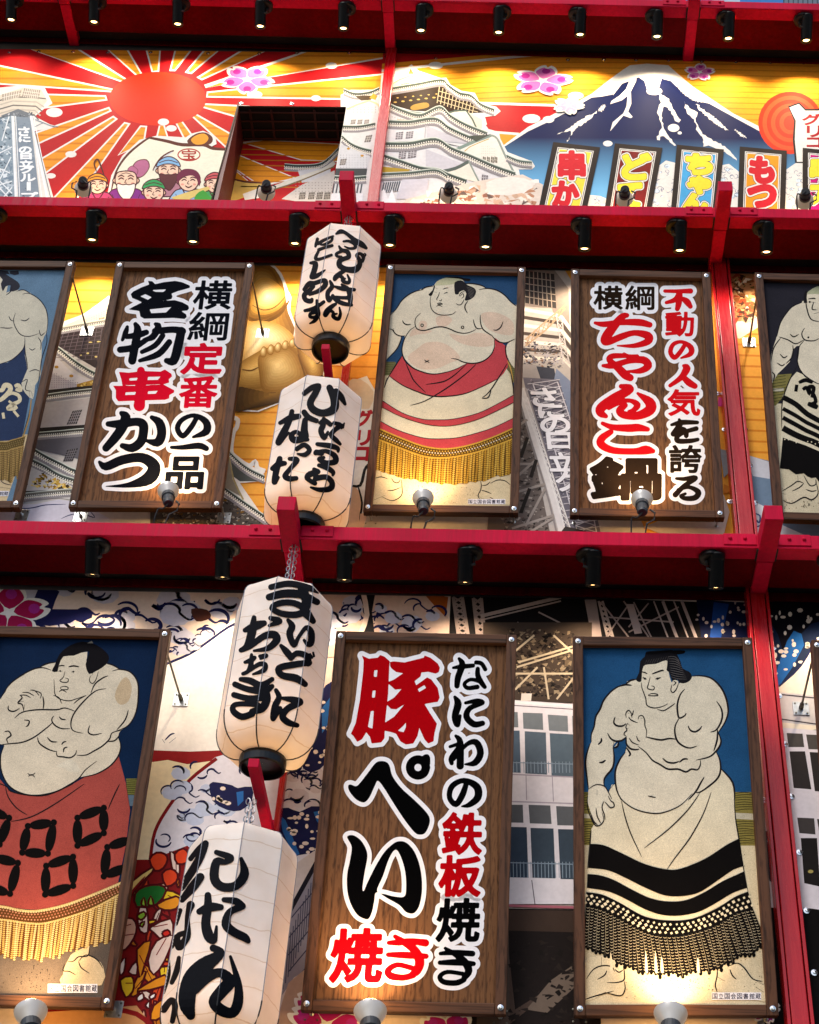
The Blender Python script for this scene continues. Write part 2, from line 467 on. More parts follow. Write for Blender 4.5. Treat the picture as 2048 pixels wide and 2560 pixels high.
# bracket arms
BL = {(0, 0): "left of the printed sun under the top eave", (0, 1): "above the middle pillar of the top panel", (0, 2): "above the printed mountain at top right",
      (1, 0): "carrying the highest white lantern on the middle eave", (1, 1): "between the blue and orange banners on the middle eave",
      (2, 0): "on the lowest eave in front of the second lantern", (2, 1): "at the foot of the right red pillar"}
ARM = {}
for lv, xs in enumerate(brackets_x):
    zf, hh = EAVES[lv]
    for i, (x, yf, w_) in enumerate(xs):
        z0 = zf(x)-.014; t = thing("bracket_arm", (x, yf, z0), "square red steel bracket arm " + BL[(lv, i)], "bracket", "square red bracket arms")
        hw = max(.044, min(.05, w_/2))
        m = MB(); m.box((x-hw, yf, z0), (x+hw, -.372, z0+.1)); m.build("arm", M_RED, t, bevel=.004)
        m = MB(); m.box((x-hw*.9, -.366, z0+.002), (x+hw*.9, .012, z0+.09)); m.build("rib", M_RED, t, bevel=.003)
        for s_ in (-1, 1):
            m = MB(); m.box((min(x+s_*(hw+.0005), x+s_*(hw+.009)), -.47, z0+.004), (max(x+s_*(hw+.0005), x+s_*(hw+.009)), -.37, z0+.02)); m.build("gap_shade_strip", M_DARK, t)  # black strips stand in for the shade in the notch round the arm
        ARM[(lv, i)] = (x, yf, z0, hw)

# ------------------------------------------------------------------ red pillars
def pillar(px_l, px_r, z0, z1, depth, label, lips=True):
    """px_l, px_r: a pixel on the left and right edge of its front face, at y = -depth"""
    a, b = at_y(*px_l, -depth), at_y(*px_r, -depth); x0, x1 = a[0], b[0]
    t = thing("red_pillar", ((x0+x1)/2, -depth/2, z0), label, "pillar", "red steel pillars")
    m = MB(); m.box((x0, -depth, z0), (x1, 0, z1)); m.build("shaft", M_PIL, t, bevel=.004)
    if lips:
        for xa, xb in ((x0-.022, x0-.006), (x1+.006, x1+.022)):
            m = MB(); m.box((xa, -depth-.004, z0), (xb, .0, z1)); m.build("edge_strip", M_PIL, t, bevel=.002)
        m = MB(); m.box((x0-.0055, -depth+.03, z0), (x0-.0005, 0, z1)); m.box((x1+.0005, -depth+.03, z0), (x1+.0055, 0, z1)); m.build("groove", M_DARK, t)
    return x0, x1
z0E, z1E, z2E = EAVES[0][0](0), EAVES[1][0](0), EAVES[2][0](0)
pillar((944, 300), (970, 300), z1E+.07, z0E+.05, .05, "red pillar dividing the sun picture from the castle picture", False)
pillar((1838.5, 1220), (1873.5, 1220), z2E+.07, z1E+.05, .085, "red pillar right of the brown board with one large red column of writing")
pillar((1897, 1700), (1934, 1700), z2E-3.6, z2E+.05, .085, "lowest red pillar beside the wrestler on bright blue")
pillar((851, 955), (870, 955), z2E+.07, z1E+.05, .06, "red pillar almost hidden behind the two upper lanterns", False)
pillar((690, 2010), (705, 2010), z2E-3.6, z2E+.05, .06, "red pillar almost hidden behind the two lower lanterns", False)

# ------------------------------------------------------------------ downlights under the eaves
DL = [[(31, 44), (239, 46), (448, 50), (655, 49), (862, 52), (1055, 55), (1248, 58), (1450, 62), (1641, 68), (1818, 72), (2011, 77)],
      [(3, 545), (235, 586), (487, 588), (741, 590), (977, 592), (1215, 597), (1461, 603), (1698, 609), (1914, 615)],
      [(233, 1433), (558, 1438), (862, 1444), (1163, 1450), (1482, 1458), (1789, 1461), (2085, 1470)]]
DL[1][0] = (-14, 584)
LEN = .245; TILT = math.radians(32); YT0 = -.425; TY, TZ = math.sin(TILT), -math.cos(TILT)
def make_downlight():
    t = thing("downlight", (0, 0, 0), "black tube spotlight", "spotlight", "black tube spotlights under the eaves")
    ax = (0, TY, TZ); d = lambda h: (0, TY*h, TZ*h)
    m = MB(); m.frame((.034, .03, .0), (0, 0, -1), [(.001, -.002), (.062, -.002), (.062, .028), (.052, .038), (.001, .038)], 0, 24); m.build("canopy", M_BLK, t)
    m = MB(); m.frame((0, 0, 0), ax, [(.001, 0), (.041, .002), (.0455, .012), (.0455, .05), (.0435, .053), (.0435, LEN-.006), (.0415, LEN), (.030, LEN), (.0255, LEN-.018), (.001, LEN-.018)], 0, 24); m.build("tube", M_BLK, t)
    m = MB(); m.frame(d(LEN-.014), ax, [(.025, 0), (.015, .002), (.001, .003)], 0, 20); m.build("lens", M_LENS, t)
    m = MB(); m.tube([(.05, .035, -.03), (.056, .04, -.06), (.05, .05, -.105), (.03, .05, -.115)], .011); m.build("knuckle", M_BLKP, t)
    return t
def copy_tree(o, parent=None):
    c = o.copy(); COL.objects.link(c)
    if parent is not None: c.parent = parent
    for ch in o.children: copy_tree(ch, c)
    return c
DLW = [10, 12, 5.5]
_names = {0: "top eave", 1: "middle eave", 2: "lowest eave"}
_ord = ["first", "second", "third", "fourth", "fifth", "sixth", "seventh", "eighth", "ninth", "tenth", "eleventh"]
dl0 = make_downlight(); first = True
for lv, row in enumerate(DL):
    zf, hh = EAVES[lv]
    ld = bpy.data.lights.new("downlight_beam", 'SPOT'); ld.energy = DLW[lv]; ld.color = (1, .80, .55)
    ld.spot_size = math.radians([112, 92, 72][lv]); ld.spot_blend = 1; ld.shadow_soft_size = .03
    for i, (x, y) in enumerate(row):
        Y = YT0+LEN*TY; p = at_y(x, y, Y); X = p[0]; top = zf(X)-.002
        t = dl0 if first else copy_tree(dl0); first = False
        t.location = (X, YT0, top); t["_o"] = [X, YT0, top]
        k = min(1.3, max(.7, (top-p[2])/(-LEN*TZ))); s_ = 1 if X < .3 else -1
        t.scale = (s_, 1, k)
        t["label"] = f"black tube spotlight under the {_names[lv]}, {_ord[i]} from the left in its row"
        lo = bpy.data.objects.new("downlight_beam", ld); COL.objects.link(lo); lo.parent = t
        lo.location = (0, TY*(LEN+.01), TZ*(LEN+.01)); lo.rotation_euler = (TILT, 0, 0)

# ------------------------------------------------------------------ floodlights standing on the eaves
M_REFL = mat("frosted_reflector", "9a9fa2", rough=.3, metal=.25, var=.1, vscale=20, emit=("ffdcb0", .10))
M_SOCK = mat("grey_socket", "2b2f33", rough=.5)
M_GLOW = mat("bulb_face", "fff0cf", emit=("ffc877", 22))
def flood(px, lv_z, Y, tilt, side, label, power, s=1.0):
    """px: pixel of the reflector's centre; the lamp stands on the deck at height lv_z"""
    c = at_y(px[0], px[1], Y)
    t = thing("flood_lamp", (c[0], Y, lv_z), label, "lamp", "reflector lamps lighting the boards from below")
    ax = np.array([-(1392-px[0])/3800*.85, math.sin(tilt), math.cos(tilt)]); ax /= np.linalg.norm(ax)
    m = MB(); m.frame(c, ax, [(.001, -.055*s), (.022*s, -.055*s), (.030*s, -.03*s), (.052*s, .0), (.060*s, .018*s), (.062*s, .026*s)], 0, 28)
    m.build("reflector", M_REFL, t, smooth=True)
    m = MB(); m.frame(c, ax, [(.0615*s, .0262*s), (.057*s, .032*s), (.03*s, .036*s), (.001, .037*s)], 0, 28); m.build("bulb_face", M_GLOW, t, smooth=True)
    m = MB(); m.frame(c, ax, [(.001, -.15*s), (.024*s, -.15*s), (.030*s, -.135*s), (.031*s, -.075*s), (.038*s, -.07*s), (.038*s, -.035*s), (.031*s, -.03*s)], 0, 20); m.build("socket", M_SOCK, t)
    b = c-ax*.11*s; d = .045*s*side
    m = MB(); m.tube([b+(d, 0, 0), b+(d*1.5, -.01, -.03*s), b+(d*1.4, -.005, -.075*s), b+(d*.5, 0, -.1*s), (c[0], Y, lv_z+.012)], .006); m.build("yoke", M_BLKP, t)
    m = MB(); m.frame((c[0], Y, lv_z), (0, 0, 1), [(.02, 0), (.02, .01), (.008, .014), (.008, .03)], 0, 10); m.build("foot", M_STEEL, t)
    q = c-ax*.15*s
    m = MB(); m.tube(cr([q, q+(-side*.03, .01, -.03), q+(-side*.06, .02, -.035), (c[0]-side*.07, Y+.03, lv_z+.004), (c[0]-side*.12, Y+.05, lv_z+.004)], False, 4), .005); m.build("cable", M_BLKP, t)
    ld = bpy.data.lights.new("flood_beam", 'SPOT'); ld.energy = power; ld.color = (1, .66, .34); ld.spot_size = math.radians(95); ld.spot_blend = .85; ld.shadow_soft_size = .04
    lo = bpy.data.objects.new("flood_beam", ld); COL.objects.link(lo); lo.parent = t
    lo.location = tuple(c+ax*.05*s-np.array(t["_o"])); lo.rotation_euler = Vector(tuple(-ax)).to_track_quat('Z', 'Y').to_euler()
# ------------------------------------------------------------------ framed signboards
def wood_mat(name, base, dark, rough, grain, coat=0.):
    m = bpy.data.materials.new(name); m.use_nodes = True; n = m.node_tree.nodes; l = m.node_tree.links; b = n["Principled BSDF"]
    tc = n.new("ShaderNodeTexCoord"); mp = n.new("ShaderNodeMapping"); mp.inputs["Scale"].default_value = grain
    l.new(tc.outputs["Object"], mp.inputs[0])
    nz = n.new("ShaderNodeTexNoise"); nz.inputs["Scale"].default_value = 1; nz.inputs["Detail"].default_value = 5; nz.inputs["Distortion"].default_value = .25
    l.new(mp.outputs[0], nz.inputs["Vector"])
    rp = n.new("ShaderNodeValToRGB"); rp.color_ramp.elements[0].position = .33; rp.color_ramp.elements[1].position = .50
    rp.color_ramp.elements[0].color = (*srgb(dark), 1); rp.color_ramp.elements[1].color = (*srgb(base), 1)
    l.new(nz.outputs[0], rp.inputs[0])
    n2 = n.new("ShaderNodeTexNoise"); n2.inputs["Scale"].default_value = 3.5; n2.inputs["Detail"].default_value = 3; l.new(tc.outputs["Object"], n2.inputs["Vector"])
    mr = n.new("ShaderNodeMapRange"); mr.inputs[1].default_value = .3; mr.inputs[2].default_value = .7; mr.inputs[3].default_value = .88; mr.inputs[4].default_value = 1.08
    l.new(n2.outputs[0], mr.inputs[0])
    mx = n.new("ShaderNodeVectorMath"); mx.operation = 'SCALE'; l.new(rp.outputs[0], mx.inputs[0]); l.new(mr.outputs[0], mx.inputs["Scale"])
    wv = n.new("ShaderNodeTexWave"); wv.wave_type = 'BANDS'; wv.bands_direction = 'X' if grain[0] > grain[2] else 'Z'; wv.inputs["Scale"].default_value = 7.5; wv.inputs["Distortion"].default_value = 4.5; wv.inputs["Detail"].default_value = 2.5; wv.inputs["Detail Scale"].default_value = 1.4
    m2 = n.new("ShaderNodeMapping"); m2.inputs["Scale"].default_value = (1, 1, .10) if grain[0] > grain[2] else (.1, 1, 1); l.new(tc.outputs["Object"], m2.inputs[0]); l.new(m2.outputs[0], wv.inputs["Vector"])
    w2 = n.new("ShaderNodeMapRange"); w2.inputs[1].default_value = .0; w2.inputs[2].default_value = .28; w2.inputs[3].default_value = .62; w2.inputs[4].default_value = 1.0; l.new(wv.outputs["Fac"], w2.inputs[0])
    m3 = n.new("ShaderNodeVectorMath"); m3.operation = 'SCALE'; l.new(mx.outputs[0], m3.inputs[0]); l.new(w2.outputs[0], m3.inputs["Scale"]); mx = m3
    l.new(mx.outputs[0], b.inputs["Base Color"]); b.inputs["Roughness"].default_value = rough
    if coat: b.inputs["Coat Weight"].default_value = coat; b.inputs["Coat Roughness"].default_value = .35
    b.inputs["Specular IOR Level"].default_value = .15
    bp = n.new("ShaderNodeBump"); bp.inputs["Strength"].default_value = .2; bp.inputs["Distance"].default_value = .002; l.new(nz.outputs[0], bp.inputs["Height"]); l.new(bp.outputs[0], b.inputs["Normal"])
    return m
M_FRV = wood_mat("stained_frame_wood", "553827", "352116", .55, (55, 55, 3), 0)
M_FRH = wood_mat("stained_rail_wood", "553827", "352116", .55, (3, 55, 55), 0)
M_PAN = wood_mat("board_veneer", "6b482c", "472c18", .7, (95, 95, .9), 0)

YB, YT = -.15, -.44
class Board:
    def __init__(s, c, label, cat="signboard", group="framed boards on the facade"):
        TL, TR, BL, BR = c
        s.tl, s.tr = at_y(*TL, YT), at_y(*TR, YT); s.bl, s.br = at_y(*BL, YB), at_y(*BR, YB)
        n = np.cross(s.br-s.bl, s.tl-s.bl); s.n = n/np.linalg.norm(n)
        if s.n[1] > 0: s.n = -s.n
        s.tr = cast([TR], s.bl, s.n)[0]
        s.c = (s.bl+s.br)/2
        s.t = thing("signboard", s.c, label, cat, group)
        s.w = np.linalg.norm(s.br-s.bl); s.H = np.linalg.norm(s.tl-s.bl)
        s.o = s.c-s.n*.034                                   # the picture's plane, set back in the frame
        f = .052
        s.bar("stile", 0, f, 0, 1, M_FRV); s.bar("stile", s.w-f, s.w, 0, 1, M_FRV)
        s.bar("rail", f+.0008, s.w-f-.0008, 0, f, M_FRH, True, -.002); s.bar("rail", f+.0008, s.w-f-.0008, s.H-f, s.H, M_FRH, True, -.002)
        m = MB(); m.add([s.P(u, v, h) for h in (-.046, -.034) for u, v in ((.02, .02), (s.w-.02, .02), (s.w-.02, s.H-.02), (.02, s.H-.02))],
                        [(3, 2, 1, 0), (4, 5, 6, 7), (0, 1, 5, 4), (1, 2, 6, 5), (2, 3, 7, 6), (3, 0, 4, 7)])
        s.panel = m.build("panel", M_PAN, s.t)
        for u, v in ((f/2, f*.6), (s.w-f/2, f*.6), (f/2, s.H-f*.6), (s.w-f/2, s.H-f*.6)):
            m = MB(); m.frame(s.P(u, v, .0004), s.n, [(.014, 0), (.014, .002), (.009, .003), (.0085, .008), (.005, .0095), (.001, .0095)], 0, 12); m.build("screw", M_BOLT, s.t)
    def P(s, u, v, h=0):
        """u across and v up the frame's front face in metres, h out of it"""
        a, b = u/s.w, v/s.H
        return (s.bl*(1-a)+s.br*a)*(1-b)+(s.tl*(1-a)+s.tr*a)*b+s.n*h
    def bar(s, name, u0, u1, v0, v1, m, abs_=False, h=0.):
        if not abs_: v0, v1 = v0*s.H, v1*s.H
        k = MB(); k.add([s.P(u, v, d) for d in (-.055, h) for u, v in ((u0, v0), (u1, v0), (u1, v1), (u0, v1))],
                        [(3, 2, 1, 0), (4, 5, 6, 7), (0, 1, 5, 4), (1, 2, 6, 5), (2, 3, 7, 6), (3, 0, 4, 7)])
        return k.build(name, m, s.t, bevel=.004)
    def art(s, fam): return Art(s.o, s.n, fam=fam)
    def stay(s, plate, end, r=.006, top=False):
        """rod from a plate screwed to the wall to the board's edge; plate and end are pixels"""
        a = at_y(*plate, -.004)
        Y = (YT if top else YB)+.05
        b = at_y(*end, Y)
        m = MB(); m.box((a[0]-.042, -.006, a[2]-.042), (a[0]+.042, -.001, a[2]+.042)); p = m.build("wall_plate", M_STEEL, s.t, bevel=.001)
        m = MB()
        for sx in (-1, 1):
            for sz in (-1, 1): m.frame((a[0]+sx*.03, -.0065, a[2]+sz*.03), (0, -1, 0), [(.006, 0), (.005, .003), (.001, .0035)], 0, 8)
        m.build("plate_screw", M_DSTEEL, p)
        m = MB(); m.tube([a+(0, -.003, 0), a*.97+b*.03, a*.90+b*.1, a*.88+b*.12, b], [.013, .013, .012, r, r]); m.build("stay_rod", M_DSTEEL if top else M_STEEL, s.t)

BD = {}
BD['2z'] = Board([(-156, 650), (187, 652), (-330, 1268), (48, 1269)], "framed picture of a wrestler in a navy apron cut by the photo's left edge")
BD['2a'] = Board([(291.5, 653.2), (634.8, 656), (170.4, 1268.7), (551.3, 1270)], "framed brown board of black and red writing left of the highest lantern")
BD['2b'] = Board([(967.6, 659.8), (1315, 667.1), (907.4, 1278), (1296.2, 1282.6)], "framed picture of a huge wrestler in a red and white apron with golden fringe")
BD['2c'] = Board([(1428.5, 671.3), (1775.6, 680), (1425.4, 1287.8), (1812.1, 1294)], "framed brown board lettered with large red kana beside the upper right pillar")
BD['2d'] = Board([(1887, 680.7), (2235, 690), (1938, 1297), (2326, 1308)], "framed picture of a wrestler on dark grey cut by the photo's right edge")
BD['3a'] = Board([(-24, 1563), (426, 1572.3), (-236, 2509), (278.2, 2520.2)], "framed picture of a wrestler with folded arms and black squares on his apron")
BD['3b'] = Board([(840.9, 1576.5), (1292, 1586.3), (751.1, 2526), (1265.2, 2536.5)], "framed brown board lettered with a big red character over large black kana")
BD['3c'] = Board([(1433, 1589.7), (1881, 1593.2), (1436.2, 2539.3), (1947.8, 2539.3)], "framed picture of a wrestler on bright blue in a cream apron with black fringe")
BD['3d'] = Board([(2029, 1599), (2475, 1608), (2100, 2545), (2610, 2556)], "brown frame of a board only just entering the picture at the right edge")
for k, lst in {'2z': [((55, 1288), (47, 1270), 0), ((218, 828), (182, 696), 1)],
               '2a': [((202, 1291), (193, 1268), 0), ((560, 1295), (556, 1268), 0), ((657, 833), (632, 705), 1)],
               '2b': [((928, 1300), (921, 1278), 0), ((1285, 1307), (1284, 1284), 0)],
               '2c': [((1435, 1310), (1436, 1288), 0), ((1791, 1317), (1795, 1296), 0)],
               '2d': [((1873, 856), (1893, 735), 1)],
               '3a': [((453, 1749), (417, 1630), 1), ((285, 2523), (262, 2515), 0)],
               '3b': [((780, 2535), (776, 2522), 0), ((1251, 2543), (1247, 2530), 0)],
               '3c': [((1449, 2540), (1447, 2532), 0), ((1915, 2549), (1917, 2534), 0)],
               '3d': [((2003, 1771), (2032, 1645), 1)]}.items():
    for pl, en, tp in lst: BD[k].stay(pl, en, top=bool(tp))

BLK, RED = "101218", "c8102a"
Z1 = (170, 640, 470/1725); Z2 = (170, 940, 470/1725)
a = BD['2a'].art("cut")
letters(a, [
 (BLK, "P735,228 775,232 800,258 880,240 985,228 1045,240 1118,270 1120,290 1090,300 1010,322 950,345 960,372 950,395 900,405 860,412 980,405 1050,425 1105,455 1112,480 1095,500 1040,505 1085,535 1090,560 1070,578 970,568 700,575 665,555 655,505 630,500 555,490 600,465 680,425 640,405 590,385 577,350 600,325 680,285 745,262;H770,312 905,305 875,330 800,328;H665,370 710,350 770,378 735,402;H750,490 950,468 900,518 765,525"),
 (BLK, "545,650,30 530,700,50 500,770,30;540,740,45 640,725,60 720,700,50;620,625,40 640,680,70 620,800,75 590,960,75;480,860,60 600,840,60 720,770,45;805,625,35 830,650,60 780,740,60 700,770,35;800,690,60 960,675,60 1050,690,70;1040,690,80 1010,830,85 970,960,80 905,960,50;870,730,50 800,820,50 680,880,40;930,790,55 830,900,60 660,960,35"),
 (BLK, "G横 1160 230 1500 485 7 -.12"), (BLK, "G綱 1112 518 1465 772 6 -.12"), (RED, "G定 1055 808 1412 1075 12 -.12")], Z1, 9.5)
letters(a, [
 (RED, "P468,-38 560,-30 640,-40 650,-75 690,-70 710,-45 850,-40 890,-60 950,-20 955,5 925,30 930,60 880,75 500,85 490,30;H565,20 640,15 632,40 562,42;H735,8 850,5 825,35 730,38;P415,90 460,90 640,90 840,80 870,75 975,130 975,150 930,175 930,205 890,218 740,222 460,232 440,200 440,130;H530,150 625,145 615,172 525,175;H735,140 825,135 805,162 732,165;670,-50,70 668,60,95 662,200,95 655,270,105"),
 (RED, "G番 1030 8 1365 285 9 -.1"),
 (BLK, "370,440,50 480,440,80 620,420,75 685,440,85 695,500,85 670,600,85 590,660,80 500,640,50;490,340,40 530,380,90 500,470,90 430,570,85 350,660,70;770,380,40 840,430,80 860,530,85 820,610,80 710,590,25"),
 (BLK, "290,790,30 350,830,75 500,770,85 680,750,90 790,830,115 740,940,120 560,1000,50 350,1012,8"),
 (BLK, "1180,385,45 1130,470,50 1055,550,50 1005,480,50 1050,400,45 1160,362,40 1265,420,65 1268,510,70 1150,560,25"),
 (BLK, "950,655,30 1050,655,45 1200,640,60 1270,665,50"), (BLK, "G品 910 750 1240 1030 13 -.1")], Z2, 9.5)
a.build("lettering", BD['2a'].panel)

BRN = "231a14"; RD2 = "c9141c"
Z3 = (1420, 680, 410/1725); Z4 = (1420, 980, 410/1725)
a = BD['2c'].art("cut")
letters(a, [
 (BRN, "G横 275 150 572 390 7"), (BRN, "G綱 608 148 905 396 6"),
 (RD2, "1020,200,36 1150,202,42 1290,200,55;1175,215,55 1130,290,55 1035,322,35;1172,240,70 1165,330,66 1150,388,50;1190,270,30 1250,310,70 1288,362,50"),
 (RD2, "G動 1030 425 1320 672 8"),
 (RD2, "1225,775,45 1175,850,50 1120,900,50 1078,840,50 1110,760,45 1200,735,38 1290,790,60 1290,860,55 1190,905,20"),
 (RD2, "1215,985,30 1250,1015,80 1190,1110,60 1075,1195,40;1200,1090,50 1270,1160,75 1335,1200,60"),
 (RD2, "285,535,30 380,550,60 560,530,60 750,530,75 860,555,60;620,455,50 560,480,75 430,640,100 385,720,85 430,735,70 560,680,70 700,640,60 840,670,85 840,730,75 700,775,50 520,775,15"),
 (RD2, "370,985,35 470,985,65 640,935,60 790,925,80 845,985,80 760,1040,60 620,1045,20;590,865,40 640,890,50 730,885,40;600,880,50 470,885,60 435,925,60 525,1005,80 600,1080,90 655,1112,75")], Z3, 9.2)
letters(a, [
 (RD2, "560,-60,50 650,-30,90 480,70,100 350,165,100 345,220,85 400,255,45;430,165,50 530,110,60 650,90,45 730,135,70 690,190,50 640,200,25;735,15,30 860,110,105 860,190,110 730,250,85 590,240,80 545,195,80 600,140,60"),
 (RD2, "365,330,40 470,370,62 640,380,82 740,375,80 838,392,50;450,420,60 355,490,80 355,555,85 480,615,72 700,625,70 820,610,95 895,622,50"),
 (BRN, "G鍋 252 700 965 1122 24"), (RD2, "G気 1055 -22 1385 245 9"),
 (BRN, "1090,345,30 1200,320,55 1360,320,40;1170,290,30 1180,340,60 1110,440,60;1110,430,40 1200,390,50 1240,420,55 1245,460,50;1350,385,50 1230,420,45 1150,470,50 1160,515,55 1280,515,50 1365,500,40"),
 (BRN, "G誇 1070 565 1400 845 9"),
 (BRN, "1140,910,30 1220,915,45 1340,905,55 1220,990,50 1130,1080,60;1160,1030,40 1270,1000,40 1370,1050,60 1340,1110,60 1240,1120,50 1190,1095,40 1235,1070,30")], Z4, 9.2)
a.build("lettering", BD['2c'].panel)

K3, R3 = "060607", "a8060f"
Z5 = (820, 1600, 460/1725); Z6 = (800, 1940, 460/1725); Z7 = (780, 2200, 460/1725)
a = BD['3b'].art("cut")
letters(a, [
 (R3, "P318,145 385,175 470,165 490,140 530,155 580,200 575,260 565,500 535,780 530,920 500,960 410,970 395,910 360,865 320,930 275,955 240,900 215,880 260,780 300,560 330,300 335,190;H435,285 465,280 458,345 430,345;H418,475 448,472 440,540 413,540;H402,668 430,662 418,830 375,815;P582,205 620,200 720,210 900,165 905,145 960,165 1030,220 1050,260 1040,300 1010,315 940,298 875,305 870,340 812,385 828,425 930,350 970,370 1030,450 1048,540 1030,580 990,585 905,600 960,690 1022,785 1000,870 990,950 940,970 905,930 857,825 840,900 800,970 730,980 680,950 640,880 600,865 532,850 535,775 620,720 720,600 640,650 590,645 548,600 556,578 620,540 690,460 630,465 568,410 568,392 620,370 705,312 640,300 600,270 585,250;H842,460 905,422 920,450 855,488;H655,850 700,810 732,775 730,820 710,865"),
 (K3, "1175,260,25 1250,250,45 1360,240,40;1230,175,30 1260,230,60 1220,350,60 1210,430,50;1390,210,40 1440,220,40 1475,275,40;1405,270,40 1405,330,50 1440,400,50 1470,440,40;1430,390,40 1340,370,35 1280,410,35 1310,450,40 1400,440,45"),
 (K3, "1190,535,30 1220,600,70 1190,720,60 1215,795,50 1240,710,28;1290,590,30 1400,570,45 1450,590,40 1330,640,50 1300,720,60 1370,790,60 1450,780,50"),
 (K3, "1200,900,30 1240,960,60 1240,1180,70;1145,1000,30 1240,980,40 1160,1100,50 1160,1155,40;1180,1120,30 1300,980,40 1390,960,60 1430,1060,65 1380,1150,60 1290,1165,20")], Z5, 11, 1.9)
letters(a, [
 (K3, "Q265,90 290,80 340,95 380,60 450,-30 520,-120 570,-140 625,-130 655,-90 680,0 760,110 880,220 990,330 1030,400 1020,470 985,535 940,550 890,530 800,420 700,270 600,110 545,45 520,80 470,190 430,240 390,245 330,210 275,140"),
 (K3, "995,-80,80 973,-133,80 920,-155,80 867,-133,80 845,-80,80 867,-27,80 920,-5,80 973,-27,80 995,-80,80;960,-150,50 1000,-175,60 1010,-120,50"),
 (K3, "Q255,570 310,555 380,600 430,680 445,760 420,900 400,1040 410,1080 450,990 520,850 600,720 680,640 740,612 810,625 880,700 930,820 955,960 955,1100 930,1220 890,1280 850,1290 800,1270 745,1210 640,1150 530,1090 510,1170 490,1270 460,1335 420,1340 350,1300 290,1200 258,1080 255,930 280,800 298,690 290,640;K535,1080 590,940 650,770 710,690 760,760 800,900 808,1050 790,1130 700,1130 620,1110"),
 (K3, "1370,80,50 1335,180,60 1275,265,55 1215,200,50 1240,95,55 1350,42,50 1470,100,70 1480,200,70 1400,270,50 1330,285,15"),
 (R3, "G鉄 1155 350 1515 728 13 -.05"), (R3, "G板 1128 755 1500 1120 15 -.05")], Z6, 11, 1.9)
letters(a, [
 (R3, "G焼 188 465 655 950 17 -.07"),
 (R3, "720,590,40 820,585,62 930,575,60 1065,590,70;715,700,45 880,705,66 1070,715,50;780,530,40 850,575,60 960,655,80 1010,760,90 985,850,80 940,885,60;935,825,50 800,795,50 712,850,60 745,900,70 860,915,60 950,890,60"),
 (K3, "G焼 1180 180 1568 570 13 -.06"),
 (K3, "1205,690,35 1320,680,52 1505,690,55;1200,775,42 1360,772,62 1515,785,45;1250,640,30 1340,695,50 1430,765,70 1470,850,70 1430,915,55;1415,880,40 1270,862,40 1200,905,45 1235,955,50 1350,965,55 1425,935,50")], Z7, 11, 1.9)
a.build("lettering", BD['3b'].panel)
# ------------------------------------------------------------------ woodblock-style wrestler pictures
LN = "1d1a1c"
def sheet(b, base, inset=12):
    a = b.art("cloth")
    q = np.array([b.P(.03, .03), b.P(b.w-.03, .03), b.P(b.w-.03, b.H-.03), b.P(.03, b.H-.03)])
    # the photograph's pixels of those corners
    d = q-CAMP; c = d @ CAMB.T
    a.clipbox = np.stack([1024+FPX*c[:, 0]/c[:, 2], 1280-FPX*c[:, 1]/c[:, 2]], 1)
    a.win(0, 0, 1); a.fill(a.clipbox, base); return a
def between(A, B, t): return A*(1-t)+B*t
def resample(P, n):
    P = cr(nums(P) if isinstance(P, str) else P, False, 6); L = np.r_[0, np.cumsum(np.hypot(*np.diff(P, axis=0).T))]
    s_ = np.linspace(0, L[-1], n); return np.stack([np.interp(s_, L, P[:, 0]), np.interp(s_, L, P[:, 1])], 1)
def fringe(a, top, net, bot, dark, cols, ncord, bead, netcol, rnd=0.5, edge=True):
    """knotted net above hanging cords of beads, all flat print"""
    T, N_, B = resample(top, ncord), resample(net, ncord), resample(bot, ncord)
    r = np.random.RandomState(ncord)
    B = B+np.stack([r.uniform(-6, 6, ncord), r.uniform(-16, 14, ncord)], 1)
    a.fill(np.vstack([T, N_[::-1]]), dark)
    Q = np.vstack([N_, B[::-1]]); a.fill(Q, dark)
    wd = np.hypot(*(N_[1]-N_[0]))
    # net
    for j, t in enumerate((.28, .5, .72)):
        C = between(T, N_, t); k = 0 if j % 2 else .5
        P = [between(C[i], C[i+1], k) for i in range(ncord-1)]
        a.dots(np.array(P), wd*.30, netcol[j % len(netcol)], n=4)
    for i in range(ncord):
        p, q = N_[i], B[i]; L = np.hypot(*(q-p)); n = max(3, int(L/bead))
        sway = r.uniform(-.5, .5)*wd*rnd
        t = (np.arange(n)+.5)/n
        P = np.stack([p[0]+(q[0]-p[0])*t+sway*np.sin(t*3.1), p[1]+(q[1]-p[1])*t], 1)
        a.dots(P, wd*.44, cols[i % len(cols)], ry=bead*.46, n=6, up=False)
    a.up()
    if edge:
        for C in (T, N_):
            M = resample(C, int(ncord*1.7)); a.dots(M, wd*.33, cols[0], n=6)
def caption(a, x0, y0, x1, y1):
    """library stamp at the foot of a picture (window units)"""
    P = np.array([(x0, y0), (x1, y0), (x1, y1), (x0, y1)], float); a.fill(P, "e6e4ea")
    n = 8; w = (x1-x0)/n; it = []
    for i, ch in enumerate("国立国会図書館蔵"):
        m = .08; it.append(f"G{ch} {x0+w*(i+m):.1f} {y0+(y1-y0)*.14:.1f} {x0+w*(i+1-m):.1f} {y1-(y1-y0)*.12:.1f} {(y1-y0)*.008:.2f}")
    letters(a, [("2a2a44", ";".join(it))], a.z, 0, step=.55, h=.0004)
    a.up(8)
SK = "dbd1ba"; SKP = "d8bfa8"; CRM = "d9ceb2"

